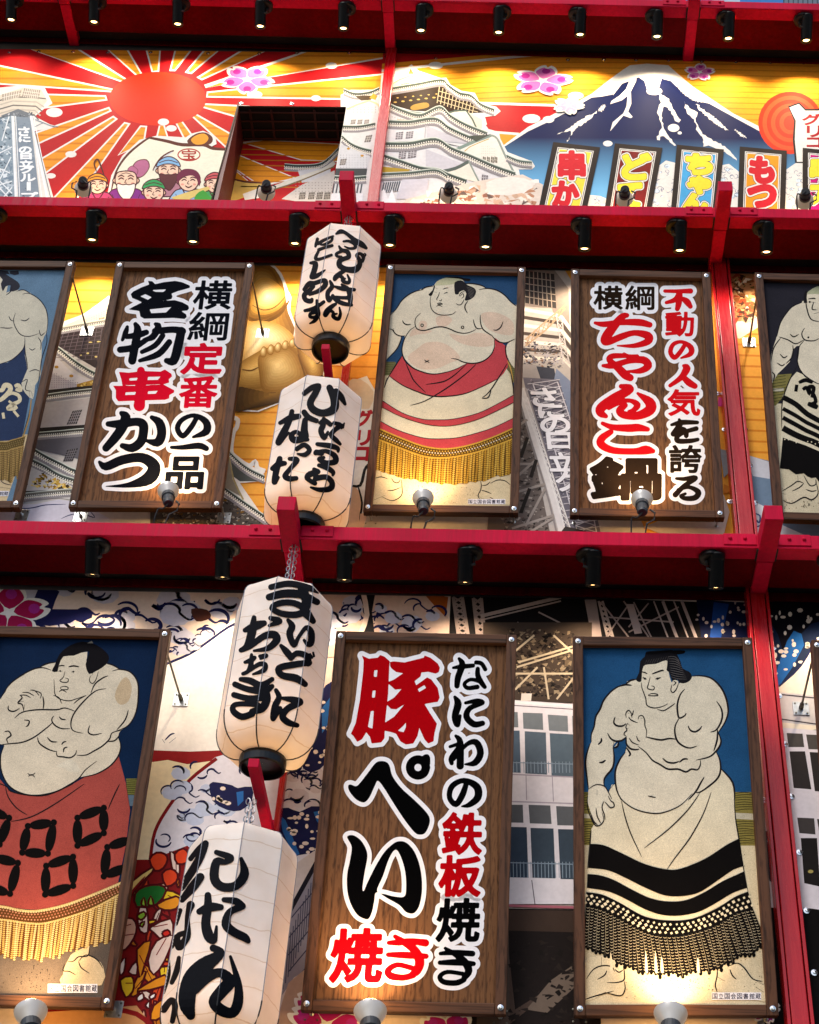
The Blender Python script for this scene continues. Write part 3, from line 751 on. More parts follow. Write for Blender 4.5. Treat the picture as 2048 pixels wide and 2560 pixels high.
# ---- 2b: wrestler in red and white
a = sheet(BD['2b'], "25466a"); a.win(910, 670, 410/1725)
a.fill("200,985 330,985 420,1200 150,1280", "6d6b45"); a.fill("1480,975 1600,975 1620,1200 1500,1200", "6d6b45")
for i in range(9): a.line([(205, 1000+i*18), (330, 990+i*20)], 4, "3b3a26", 0, 1, up=False); a.line([(1490, 990+i*20), (1600, 1000+i*20)], 4, "3b3a26", 0, 1, up=False)
a.up()
a.fill("150,1130 265,1130 700,1300 1420,1160 1500,1060 1545,1120 1600,1400 1620,2500 60,2500 120,1700", "d0c09c")     # apron ground / sand
a.fill("265,1135 500,1050 1420,1150 1500,1055 1550,1200 1570,1262 1572,1340 1555,1690 800,1900 165,1702 190,1400 215,1260", CRM)
a.fill("265,640 275,500 340,430 400,340 480,275 560,240 620,215 730,185 900,170 1060,165 1150,165 1240,185 1290,215 1380,230 1460,270 1530,330 1570,380 1640,430 1640,740 1590,755 1540,780 1480,785 1420,770 1370,735 1380,820 1350,900 1280,970 1180,1005 1080,1005 950,1070 800,1110 690,1112 580,1080 490,1020 430,950 400,870 405,800 430,720 380,715 330,690 300,650", SK, 3)
a.fill("230,650 310,660 385,715 395,760 350,850 240,960 190,980", SK, 2); a.fill("1500,830 1520,790 1600,750 1650,760 1640,1100 1580,1050 1530,980 1495,890", SK, 2)
for P in ("470,920 560,850 640,790 760,775 860,800 950,860 1010,950 900,1000 760,1060 600,1060 480,990", "480,720 560,700 660,690 720,660 600,650 520,640", "900,690 1050,710 1200,680 1350,720 1380,800 1250,830 1080,810 960,760", "760,520 860,500 930,540 870,610 780,610", "1240,480 1400,470 1560,560 1560,700 1380,680 1270,600", "590,560 660,570 650,640 580,640"): a.fill(P, SKP, 4, up=False)
a.up()
a.fill("400,925 440,1000 500,1040 580,1080 690,1112 800,1110 950,1070 1080,1005 1180,1005 1280,970 1350,900 1380,820 1375,765 1420,775 1480,830 1500,900 1520,975 1500,1060 1420,1160 1250,1250 1050,1330 850,1352 650,1330 500,1280 380,1215 265,1135 330,1030", "b8434a", 2)
a.fill("1375,765 1380,735 1440,780 1500,830 1490,860", "b8434a"); a.fill("1470,1070 1510,1010 1515,1045", "b8434a"); a.line("1510,975 1550,1080 1570,1250", 14, "c49a4e")
# face and hair
a.fill("735,200 760,150 830,110 930,95 1000,100 1060,150 1080,250 1050,330 1010,380 960,460 870,495 780,485 725,450 705,400 700,320 710,270", SK, 2)
a.fill("745,190 770,140 850,105 950,95 1030,125 960,165 860,180 760,185", "bdbb98", 2)
a.fill("735,175 725,230 682,275 690,292 715,290 735,240 748,195", LN, 2)
a.fill("955,150 1020,130 1060,150 1090,180 1160,210 1180,250 1160,300 1110,335 1060,340 1078,270 1050,235 1010,250 995,275 960,275 952,220", "222024", 2)
a.fill("855,95 980,92 1060,108 1110,112 1122,128 1100,140 1050,132 1000,112 870,102", LN, 2)
for i in range(7): a.line([(1080+i*4, 200+i*16), (1125, 215+i*16), (1165-i*4, 235+i*13)], 3, "77726c", 3, .5, up=False)
a.fill("1000,260 1040,240 1070,260 1065,310 1040,350 1010,390 980,380 1000,330", SK, 3)
a.lines("265,640 300,650 330,690 380,715 435,712;275,500 340,430 400,340 480,275 560,240 630,228;600,230 660,200 730,190;600,472 550,520 537,580 560,640 630,657 700,640 760,622 830,620 900,640 980,675 1060,687 1130,670 1180,645;1225,490 1225,560 1250,640 1320,695 1345,710;1150,540 1165,600 1190,635 1240,638;1465,560 1440,620 1400,652 1360,650;405,550 420,580 455,597 495,590;1340,700 1380,750 1430,780 1500,785 1590,745;305,630 320,670;540,615 480,660 430,740 405,820 402,890 430,970 500,1040 580,1080 690,1112 800,1110 950,1070 1080,1005;915,950 980,960 1050,990 1150,1003 1250,980 1330,920 1370,840 1372,750;1060,165 1150,165 1240,185 1290,215;1210,228 1300,215 1400,235 1480,285 1550,360 1620,410;1095,345 1065,390 1065,430 1090,478;395,720 385,770 340,860 240,960;1500,790 1490,840 1500,930 1530,990;265,1135 330,1030 400,925;440,1000 480,1090 530,1190 650,1310;265,1135 400,1230 560,1300 700,1345 870,1350 1100,1310 1420,1160;650,1225 760,1210 860,1185 960,1120 1080,1010;1180,1010 1100,1090 960,1200 830,1290 640,1400 490,1445;1510,1000 1420,1150 1320,1300 1240,1370;1340,1270 1310,1360 1245,1372;215,1260 240,1180 270,1130;1540,1080 1570,1250 1570,1330", 13.2, LN)
a.lines("705,290 697,340 702,400 725,450 780,487 860,495 930,485 970,455;745,205 775,218;830,225 860,212 890,210;735,250 765,258;840,270 870,258 880,262;795,250 785,290 765,325 775,340;790,340 810,345 820,325;770,372 800,368 830,378;770,380 800,382 830,380;760,405 790,392 825,408;975,370 985,385 1020,385 1045,350 1050,330;1000,300 1020,262 1060,245;1010,300 1040,270 1050,300 1025,320;635,965 660,980 690,968;640,995 665,982 690,998", 9.2, LN)
a.dots("612,602 1038,624", 18.5, LN); a.dots("612,602 1038,624", 8, SK)
a.win(910, 970, 410/1725)
b1 = "150,110 190,130 400,260 600,325 750,335 950,325 1200,265 1400,170 1570,75 1600,60"; b2 = "1600,135 1570,155 1400,240 1200,330 1000,385 830,402 640,380 400,305 185,200 140,180"
a.fill(np.vstack([cr(nums(b1)), cr(nums(b2))]), "b8434a"); a.lines(b1+";"+b2, 7, LN, 4, 1)
b1 = "140,335 175,350 350,440 600,520 780,535 1000,520 1250,455 1400,400 1555,325 1590,310"; b2 = "1590,410 1550,425 1400,500 1200,575 1000,625 820,640 620,610 400,530 165,430 120,415"
a.fill(np.vstack([cr(nums(b1)), cr(nums(b2))]), "b8434a"); a.lines(b1, 7, LN, 4, 1)
a.fill("90,860 400,940 395,1030 400,1140 300,1190 95,1200", "d2c3a0", 2); a.fill("1225,960 1430,930 1560,990 1560,1230 1300,1180 1200,1120 1230,1040", "d2c3a0", 2)
a.lines("180,880 182,930;115,950 180,935 250,955;290,950 320,990 360,995 385,960;395,960 400,1030 395,1130 300,1185 190,1145;100,1180 220,1130;245,1080 310,1075 390,1045;1222,960 1235,1020 1225,1080 1200,1130 1220,1170;1240,1025 1290,1020 1330,985;1330,1005 1400,970 1480,975 1540,1020;1435,930 1433,970;1235,1075 1290,1090 1340,1112;1320,1145 1400,1190 1490,1210", 10.6, LN)
a.dots(np.stack([np.random.RandomState(3).uniform(410, 1200, 46), np.random.RandomState(4).uniform(1030, 1215, 46)], 1), 4, "4a3c2c", n=5)
fringe(a, "130,415 165,430 400,530 620,610 820,640 1000,625 1200,575 1400,500 1555,430 1590,415", "115,525 330,610 600,710 800,735 1000,715 1200,670 1400,600 1590,525", "90,850 300,915 480,960 600,985 750,1005 900,1010 1060,1000 1230,980 1380,935 1580,890", "5a4018", ["c39a3c", "b58a30", "cba548"], 52, 19, ["c39a3c", "e2d6bb"])
caption(a, 1095, 1168, 1488, 1222)
a.build("print", BD['2b'].panel)

# ---- 3c: wrestler on bright blue
a = sheet(BD['3c'], "1e4b74"); a.win(1430, 1980, 520/1725); SK = "d9cfb8"; BK = "0b0909"
a.fill("60,440 1640,440 1680,1900 40,1900", "c9bd9f")
a.fill("100,0 200,0 200,440 90,440", "80753c"); a.fill("1340,0 1520,0 1560,445 1380,445", "80753c"); a.fill("100,180 170,185 160,220 100,215", "b7b09a"); a.fill("1350,172 1520,180 1530,232 1360,222", "b7b09a")
rr = np.random.RandomState(8)
for i in range(22):
    y = 10+i*20
    if 165 < y < 235: continue
    a.line([(1345, y+rr.uniform(-6, 6)), (1430, y-8), (1530, y+rr.uniform(-10, 10))], 6, "2b2613", 3, .4, up=False); a.line([(95, y), (150, y-5+rr.uniform(-6, 6)), (200, y+10)], 6, "2b2613", 3, .4, up=False)
a.up()
a.fill("330,-60 1231,-199 1333,-79 1345,0 1355,200 1385,390 1420,615 1460,830 900,1100 600,1100 120,830 135,630 155,430 160,310 250,150", CRM)
a.win(1420, 1600, 480/1725)
a.fill("515,400 450,420 380,470 320,545 290,620 250,690 235,780 210,850 210,920 185,960 165,1050 160,1130 175,1230 185,1340 178,1440 190,1500 240,1640 300,1660 330,1560 400,1480 370,1370 325,1310 330,1240 400,1150 415,1060 405,960 440,910 525,865 560,700 600,500", SK, 2)
a.fill("560,365 650,360 1000,390 1110,325 1200,322 1290,345 1370,420 1420,520 1440,640 1410,740 1350,830 1375,900 1365,950 1330,1000 1365,1080 1370,1180 1330,1260 1200,1360 1120,1420 1000,1500 850,1555 740,1560 620,1520 500,1460 440,1350 425,1250 430,1160 470,1070 515,1010 530,930 525,850 500,600 515,400", SK, 2)
a.fill("410,970 455,915 440,960", SK)
# face, hair
a.fill("660,370 660,270 690,220 800,210 890,180 900,260 930,380 990,370 960,470 940,560 870,590 770,610 715,590 698,520 665,430", SK, 2)
a.fill("612,350 640,290 650,190 690,150 700,110 740,100 900,90 960,100 1010,190 1030,255 1090,285 1115,330 1090,370 1040,390 1000,380 985,355 940,370 910,290 885,270 895,185 840,195 790,215 720,220 680,235 665,300 660,370 630,375", "17161a", 2)
a.fill("695,125 720,110 850,100 960,92 1050,95 1045,120 980,130 900,115 760,130", "0d0c0e", 2)
for i in range(10): a.line([(900+i*3, 150+i*20), (960+i*3, 150+i*22), (1000+i*8, 190+i*18)], 3, "6f6b6a", 3, .4, up=False); a.line([(690+i*22, 215-i*3), (710+i*22, 180-i*4)], 3, "55504f", 0, .6, up=False)
a.up()
a.fill("930,400 950,362 990,370 985,420 960,470 930,470", SK, 3)
a.lines("515,400 450,420 380,470 320,545 290,620 250,690 235,780 210,850 210,920;200,930 170,1020 158,1110 170,1220 185,1340;575,408 515,402 450,420;515,400 560,365 615,352;1110,325 1200,322 1290,345 1370,420 1420,520 1440,640 1410,740 1350,830;1050,440 1010,490 985,570 985,640 1000,700 1050,680 1062,655;1000,700 965,770 962,840 985,910 1040,955 1100,970 1160,952;1335,550 1375,610 1388,680 1370,750 1330,810 1280,828;1350,830 1375,900 1365,950 1330,1000 1270,1050 1150,1080;1345,800 1340,900 1310,1000;1080,770 1100,810 1140,825 1180,805 1205,772;425,690 412,740 440,770 490,772 525,750;355,835 385,885 430,908 490,900 525,870;525,870 525,930 560,975 610,985 640,980;630,955 700,1010 760,1080 830,1120 900,1160 990,1160 1060,1185 1110,1160 1165,1165 1190,1120 1190,1080;700,870 760,885 840,898 910,885 975,892;515,1010 520,970;515,1010 470,1070 430,1160 425,1250 440,1350 480,1440;1330,1000 1365,1080 1370,1180 1330,1260 1200,1360 1150,1370;1225,1230 1190,1290 1150,1360 1080,1440;850,1060 890,1095 950,1105 1000,1090;1000,1100 1040,1070 1080,1070;405,960 415,1060 400,1150 330,1240 325,1310;410,970 445,955 455,915;415,910 405,960;1370,1150 1480,1280 1500,1440;425,1280 360,1360;300,880 300,910 270,940;280,1100 310,1098 340,1078;520,960 560,1020 545,1045", 17.2, LN)
a.lines("660,380 665,430 698,520 710,585 770,610 840,600 900,572;800,620 860,635 920,600 965,568;740,330 725,390 715,430 740,445 770,445 775,420 750,412;725,490 760,480 803,488 800,500 730,500 725,490;935,400 925,450 945,472 975,440 995,385;950,370 970,385 945,410;525,700 520,660 545,632 570,660 575,700;540,660 552,655;545,690 570,720 630,745;590,630 580,670 565,680;630,715 640,685 670,680 690,720 692,770 708,820 700,880;655,700 670,705;540,745 520,780 530,810 510,830 505,850 525,865;535,750 560,770;520,785 545,800;615,860 630,900 650,910;550,880 580,920 640,945;185,1340 250,1300 325,1312 365,1370 395,1430;262,1345 262,1395;718,1400 760,1410 790,1415;735,1415 760,1395", 10.6, LN)
a.line("662,285 690,292 715,305", 12, LN, 3, .3); a.line("755,305 800,288 850,272 858,280", 14, LN, 3, .3); a.line("670,335 690,345 708,352", 11.9, LN); a.line("785,350 810,345 835,335", 13.2, LN); a.dots("692,347 805,347", 10.6, LN)
a.win(1430, 1980, 520/1725)
a.lines("380,0 420,70 520,140 650,175 760,170 900,110 1000,10;410,70 440,200 490,350 580,540;1060,10 960,150 800,310 600,465;1155,0 1090,180 980,380 860,540 790,640;1345,0 1355,200 1385,390 1420,615 1460,830;160,310 150,430 130,640;130,30 130,130 165,230 200,280 240,270 265,230 250,170;150,160 180,240 215,275;200,130 210,200 240,260;300,30 320,70 345,90 350,120 320,130 290,100 270,80;265,75 250,130 270,190 275,230", 10.6, LN)
t1 = "155,430 260,440 400,500 600,595 780,640 900,635 1100,555 1280,440 1388,385"; t2 = "1422,615 1330,650 1200,740 1050,835 900,865 760,855 600,790 450,715 300,650 135,630"
a.fill(np.vstack([cr(nums(t1)), cr(nums(t2))]), BK)
t1 = "130,680 230,690 350,730 500,810 650,880 800,908 950,895 1100,830 1250,740 1424,660"; t2 = "1452,795 1330,840 1180,930 1050,995 900,1025 750,1020 600,970 450,890 300,825 125,795"
a.fill(np.vstack([cr(nums(t1)), cr(nums(t2))]), BK)
a.fill("80,1420 250,1360 420,1440 430,1560 440,1640 400,1690 270,1660 100,1740", "d0c4a6", 2); a.fill("1210,1460 1330,1420 1420,1440 1500,1550 1600,1600 1600,1740 1250,1660 1195,1600 1210,1520", "d0c4a6", 2)
a.lines("245,1370 245,1440;120,1550 180,1470 260,1440 330,1450 355,1490;355,1470 390,1495 425,1475;425,1440 435,1500 430,1560 370,1580 290,1580;435,1570 440,1640 400,1690 270,1660;110,1720 200,1690 350,1650;210,1555 270,1520 290,1480;1205,1460 1205,1520 1190,1600 1205,1660;1205,1480 1245,1480;1290,1450 1370,1420 1430,1460 1500,1550 1580,1570;1310,1470 1330,1520 1365,1555;1200,1530 1270,1570;1500,1550 1590,1600;1530,1620 1590,1660", 11.9, LN)
pts = np.stack([rr.uniform(450, 1180, 60), rr.uniform(1510, 1720, 60)], 1); pts = np.vstack([pts, np.stack([rr.uniform(1400, 1580, 40), rr.uniform(460, 1700, 40)], 1)]); a.dots(pts, 4, "3f3528", n=5)
top = "120,830 250,850 400,920 600,1030 800,1065 1000,1050 1200,965 1350,870 1462,825"; net = "115,930 250,965 400,1040 600,1150 800,1185 1000,1160 1200,1090 1350,1000 1500,960"
bot = "100,1300 180,1330 310,1385 450,1445 620,1495 780,1520 980,1500 1200,1475 1300,1400 1400,1380 1500,1330 1600,1270"
NC = 44
T, N_, B = resample(top, NC), resample(net, NC), resample(bot, NC)
a.fill(np.vstack([T, N_[::-1]]), BK); B = B+np.stack([rr.uniform(-5, 5, NC), rr.uniform(-26, 26, NC)], 1)
a.fill(np.vstack([N_, [(1560, 1110), (1590, 1180)], B[::-1]]), BK)
for i in range(NC): a.dots([(B[i][0], B[i][1], 15, 20)], 1, BK, n=8, up=False)
for j, t in enumerate((.30, .58, .86)):
    C = resample(between(T, N_, t), 32); C = (C[:-1]+C[1:])/2 if j % 2 else C
    C = C+rr.uniform(-4, 4, C.shape); a.dots(np.c_[C, rr.uniform(10, 17, len(C))], 12, CRM, n=4)
for i in range(NC-1):
    p, q = (N_[i]+N_[i+1])/2, (B[i]+B[i+1])/2; n = int(np.hypot(*(q-p))/24); w_ = np.hypot(*(N_[1]-N_[0]))
    for k in range(1, n):
        c = p+(q-p)*k/n+(math.sin(k*.35+i*.6)*5, 0); a.line([c+(-w_*.36, -3), c+(0, 4), c+(w_*.36, -3)], 5, "aaa088", 2, .5, up=False)
    if i % 2: a.line([N_[i]+(0, 14), (N_[i]+B[i])/2+(rr.uniform(-4, 4), 0), B[i]], 3.2, "8d846f", 3, .4, up=False)
    a.h += a.dh*.2
for x in (320, 740, 690, 610, 1040): a.fill([(x, 1330+rr.uniform(-20, 80)), (x+14, 1400), (x+20, 1500), (x-4, 1480)], CRM, 2)
a.up(); caption(a, 1160, 1662, 1570, 1724)
a.build("print", BD['3c'].panel)

# ---- 3a: wrestler with folded arms
a = sheet(BD['3a'], "0c2240"); SK = "d9ccb4"; a.win(0, 1960, 400/875)
a.fill("-600,600 700,600 640,1300 -600,1300", "5d534b")
a.fill("690,-30 760,-30 740,100 700,110", "6d6b35"); a.fill("700,60 760,60 730,120 700,120", "5b6d7c")
for i in range(8): a.line([(690, -20+i*11), (750, -24+i*12)], 3, "35341a", 0, 1, up=False)
a.up()
a.fill("-500,0 -60,-100 30,10 60,40 150,60 260,60 400,0 650,-150 690,0 712,140 690,330 645,545 500,610 350,665 200,690 0,670 -500,560", "a04840")
a.win(0, 1590, 420/980)
a.fill("0,370 50,290 110,240 190,195 240,180 330,150 450,140 620,160 660,170 700,195 760,210 800,260 808,330 795,440 750,520 705,550 690,590 705,640 690,700 640,760 560,805 470,825 400,870 320,910 210,930 120,915 50,870 10,790 5,700 25,640 0,630 -160,600 -160,450", SK, 2)
a.fill("700,270 740,240 770,300 750,380 700,400 670,350", "c9b18f", 3); a.fill("330,760 420,720 470,790 400,790 380,770", "dad0ba", 3)
a.fill("340,170 365,118 430,112 510,92 500,160 525,215 575,200 565,270 530,330 490,350 400,378 345,365 320,310 315,250", SK, 2)
a.fill("303,205 320,170 345,110 400,60 480,32 560,50 620,95 637,130 620,165 580,195 560,205 520,222 500,165 522,92 480,95 430,115 370,120 345,170 335,208", "121014", 2)
a.fill("510,42 535,28 545,42", "8a857c")
a.lines("0,370 50,290 110,240 190,195 250,185 300,200;230,185 270,162 330,152;620,160 660,170 700,195;655,205 700,195 760,210 800,260 808,330 795,440 750,520 670,558;530,335 555,280 600,245 632,232;620,307 560,320 500,370 440,440 415,500 425,550 485,568;750,430 730,490 680,550;525,520 515,560 545,577 595,567;85,480 130,445 220,430 330,430 380,420 440,440;315,465 302,490 320,520 360,540 410,540;345,470 360,485 385,488;310,500 280,530 200,590 130,620 60,628 0,635;140,490 170,495 165,520 150,530;25,560 50,555 65,580 40,600 50,630;220,590 230,625 280,660 330,675;330,670 335,700 370,705 410,710 440,690 447,665;447,695 500,695 550,670 600,640 640,600 655,565 710,550;690,590 705,640 690,700 640,760 560,805 470,825;620,615 670,610 700,575;565,730 500,780 460,830 400,870 320,910 210,930 120,915 50,870 10,790 5,700 25,640;275,590 300,615 335,618;360,635 370,620 388,615;370,680 375,655 395,648;50,405 50,430 80,440 115,422;115,345 130,360 105,390 130,400 140,440;250,350 256,390 252,425;145,400 138,440", 8.6, LN)
a.lines("315,250 318,310 322,340 345,365 400,378 450,365 505,345;430,395 460,370 505,345;310,345 345,360 360,395;380,205 370,240 350,260 370,270 395,268 398,250 380,245;352,300 375,293 397,300 392,312 360,312 352,300;345,325 365,315 390,330;530,230 522,260 540,277 560,255 575,205;545,210 535,235;115,345 150,345 180,360;130,330 165,330 200,350;175,315 205,320 230,350;205,318 240,335 235,365;112,385 140,380;335,205 365,205;415,210 440,206;160,800 182,812 207,798;165,820 185,808 205,825", 5.9, LN)
a.line("335,178 360,172 378,174", 7, LN, 3, .4); a.line("400,180 430,174 462,180", 9, LN, 3, .4); a.dots("352,204 428,208", 5.3, LN)
a.win(0, 1960, 400/875)
a.lines("-60,-20 30,10 60,40 150,60 260,60 400,0;30,10 45,70 90,130 150,170;60,205 170,180 300,110 460,0;590,140 630,50 655,0;690,0 712,140", 6.6, LN)
for q in ("153,230 295,210 262,380 122,375", "424,185 568,130 568,268 424,337", "253,448 400,398 400,557 247,605", "587,345 720,300 700,450 568,505", "50,185 -90,130 -110,330 -2,330", "98,432 -40,400 -70,560 55,600"):
    q = nums(q)
    for k in range(4):
        p, r_ = q[k], q[(k+1) % 4]; u_ = (r_-p)/np.hypot(*(r_-p)); a.line([p+u_*12, (p+r_)/2, r_-u_*12], 54, BK, 6, .22, up=False); a.h += a.dh*.3
    a.dots(q, 18, BK)
a.fill("380,950 400,925 490,885 482,935 530,960 565,1000 556,1100 338,1100 345,1040 355,1000", "cdb893", 2)
a.lines("490,890 480,940 430,945 400,970 370,970;430,970 470,935 530,960 565,1010;430,970 445,1005 490,1035;355,985 345,1020 380,1025 415,1045;345,1040 338,1090", 6.6, LN)
pts = np.stack([rr.uniform(0, 330, 40), rr.uniform(985, 1130, 40)], 1); a.dots(pts, 3, "1f1a17", n=5)
fringe(a, "-300,640 0,667 100,687 200,693 350,662 500,607 660,540", "-300,720 0,740 150,760 250,760 400,720 520,675 650,605", "-300,930 0,940 100,958 230,962 330,942 430,905 540,880 620,850", "5b3a1c", ["cdb070", "bd9c58", "d6bd82"], 58, 11, ["c98a6a", "b57257"])
a.dots(resample("-300,645 0,672 100,692 200,698 350,667 500,612 660,545", 70), 7, "d8c28a", n=6)
caption(a, 262, 1093, 533, 1142)
a.build("print", BD['3a'].panel)

# ---- 2z: wrestler in a navy apron, cut by the picture's edge
a = sheet(BD['2z'], "64819a"); a.win(0, 660, 180/368); SK = "cfc8b4"
a.fill("-400,900 150,870 20,1250 -500,1250", "cbb690"); a.fill("-220,500 0,490 40,505 100,460 128,400 145,520 150,690 130,800 110,900 0,905 -300,870", "2c3a58", 0)
a.fill("-200,160 0,190 20,150 100,132 150,145 200,180 235,230 245,290 240,350 215,400 210,560 180,620 170,690 130,660 110,610 140,540 128,470 130,390 115,440 60,490 0,510 -150,500 -260,300", SK, 2)
a.fill("-60,40 0,30 15,100 40,110 20,170 -30,200", SK, 2)
a.fill("-20,30 20,45 50,65 90,90 103,115 85,135 50,140 55,110 30,115 15,140 5,100 15,80 -5,60", "33343d", 2); a.fill("50,36 95,34 98,52 75,58 52,50", "33343d"); a.fill("-10,30 40,36 50,52 0,50", "33343d")
a.lines("115,155 150,150 200,180 235,230 245,290 238,350;85,140 120,132 155,150;80,250 70,285 78,320 105,360 150,370 200,355;45,265 55,285 70,292;105,285 130,290 152,275;0,325 40,328 65,325;195,375 210,400 208,440;150,430 165,440 182,430;200,335 210,365 230,350;128,370 128,440 138,500 142,540;235,340 240,400 215,480 205,550 190,640;150,550 180,540 205,548;128,400 115,440 60,490 0,510;0,545 30,520;110,605 140,590 130,640 160,650;150,650 150,680;160,650 172,690;60,110 55,140 30,160", 5, "2d2d38")
for s_ in ("-20,640,30 10,645,34 25,620,30 50,625,35 50,650,28 10,690,36 -20,700,30", "75,625,26 95,620,32 105,645,30 80,640,22", "25,680,22 60,660,26 95,672,34 100,700,26 60,720,22 40,740,26 85,735,20 45,700,18", "15,760,30 20,790,34", "70,750,26 95,780,34"):
    q = nums(s_, 3); a.line(q[:, :2], q[:, 2].mean()*.8, "dccfae", 4, .55, up=False); a.h += a.dh*.3
fringe(a, "-300,880 0,908 60,900 130,880", "-300,935 0,955 60,945 120,930", "-300,1090 0,1100 50,1110 110,1080", "5b4a2a", ["a88b55", "97794a"], 40, 9, ["8e7a4e"])
a.lines("0,1100 20,1120 60,1130;0,1140 60,1150;158,690 150,760 115,880", 4, "2d2d38")
a.line("160,690 150,780 118,885", 6, "a98750", 3, 1)
a.fill("-60,1160 46,1160 44,1186 -60,1186", "dedde2")
letters(a, [("2a2a44", "G館 -2 1164 20 1183 .2;G蔵 21 1164 43 1183 .2")], a.z, 0, step=.5, h=.0004)
a.build("print", BD['2z'].panel)

# ---- 2d: wrestler on dark grey
a = sheet(BD['2d'], "26252d"); a.win(1890, 690, 158/317); SK = "dbd0b8"
a.fill("80,640 900,640 900,1300 100,1300", "cfc3a4"); a.fill("82,530 110,495 180,490 140,600 100,650 90,650", "7b7340"); a.fill("85,565 140,560 140,578 88,578", "b7b09a")
for i in range(9): a.line([(85, 510+i*15), (150, 500+i*15)], 3, "37351b", 0, 1, up=False)
a.up()
a.fill("205,480 250,500 700,500 700,1000 315,1020 120,950 135,600 170,520", CRM)
a.fill("75,400 100,320 125,230 170,165 230,135 270,120 600,120 650,300 600,560 400,570 318,545 260,510 225,470 210,430 220,350 185,370 170,430 110,490 80,540 70,500", SK, 2)
a.fill("250,120 262,80 320,50 420,60 420,200 320,230 270,210 255,160", SK, 2); a.fill("252,90 290,60 330,50 420,60 400,100 300,90", "a8aa8a", 2)
a.fill("240,120 240,95 250,72 258,75 255,110 258,135 240,135", LN); 
a.lines("205,140 170,165 125,230 105,305;115,305 160,320 200,340 240,320;125,310 90,360 75,430;245,260 230,290 245,320 290,325 320,312;170,290 190,305 215,292;185,345 185,400 150,440;120,390 140,410 158,400;105,435 130,450 145,440;245,320 215,360 208,430 235,490 300,535 320,540;80,480 95,500 85,530;205,455 170,520 140,600 130,660 130,770;250,120 255,160 275,215 320,230;275,130 300,135;290,130 282,165 305,170;290,190 318,182;240,500 270,525;95,490 75,540", 6.6, LN)
a.line("262,115 290,112 300,115", 6.6, LN); a.dots("270,130 263,308", 5.3, LN)
for q in ("205,545,20 200,580,22", "215,535,14 250,522,16 285,535,16", "235,570,16 255,560,22 270,590,18 265,560,12 290,560,18 280,610,16", "260,640,20 290,650,20 310,660,20", "290,590,14 300,630,16 280,640,14"):
    q = nums(q, 3); a.line(q[:, :2], q[:, 2].mean()*1.35, BK, 4, .6)
for y0, y1, w_ in ((598, 716, 26), (655, 757, 20), (700, 797, 22), (752, 838, 30)): a.line([(135, y0+10), (200, y0+45), (280, y1-10), (400, y1+20), (700, y1-60)], w_, BK, 4, 1)
a.fill("135,810 250,850 320,880 700,820 760,1000 318,1035 300,1010 270,1015 240,990 200,995 165,970 120,965", BK, 0)
a.dots(np.stack([np.linspace(145, 700, 30), 825+np.linspace(0, 1, 30)*45+rr.uniform(-8, 8, 30)], 1), 4, CRM, n=4)
a.fill("130,1060 180,1050 210,1010 240,1000 300,1030 310,1090 280,1120 240,1110 180,1140 135,1120", "d3c6a8", 2)
a.lines("210,1000 212,1040;130,1080 180,1050 210,1030 240,1040;240,1000 270,1050 300,1045 300,1020;300,1030 312,1090 280,1122 240,1110 180,1140 135,1125;180,1080 220,1060 240,1040;250,1070 280,1080 305,1075;130,1065 150,1075;130,1090 150,1095", 6.6, LN)
a.dots(np.stack([rr.uniform(140, 315, 30), rr.uniform(1120, 1170, 30)], 1), 2.5, "4a3c2c", n=5)
a.build("print", BD['2d'].panel)
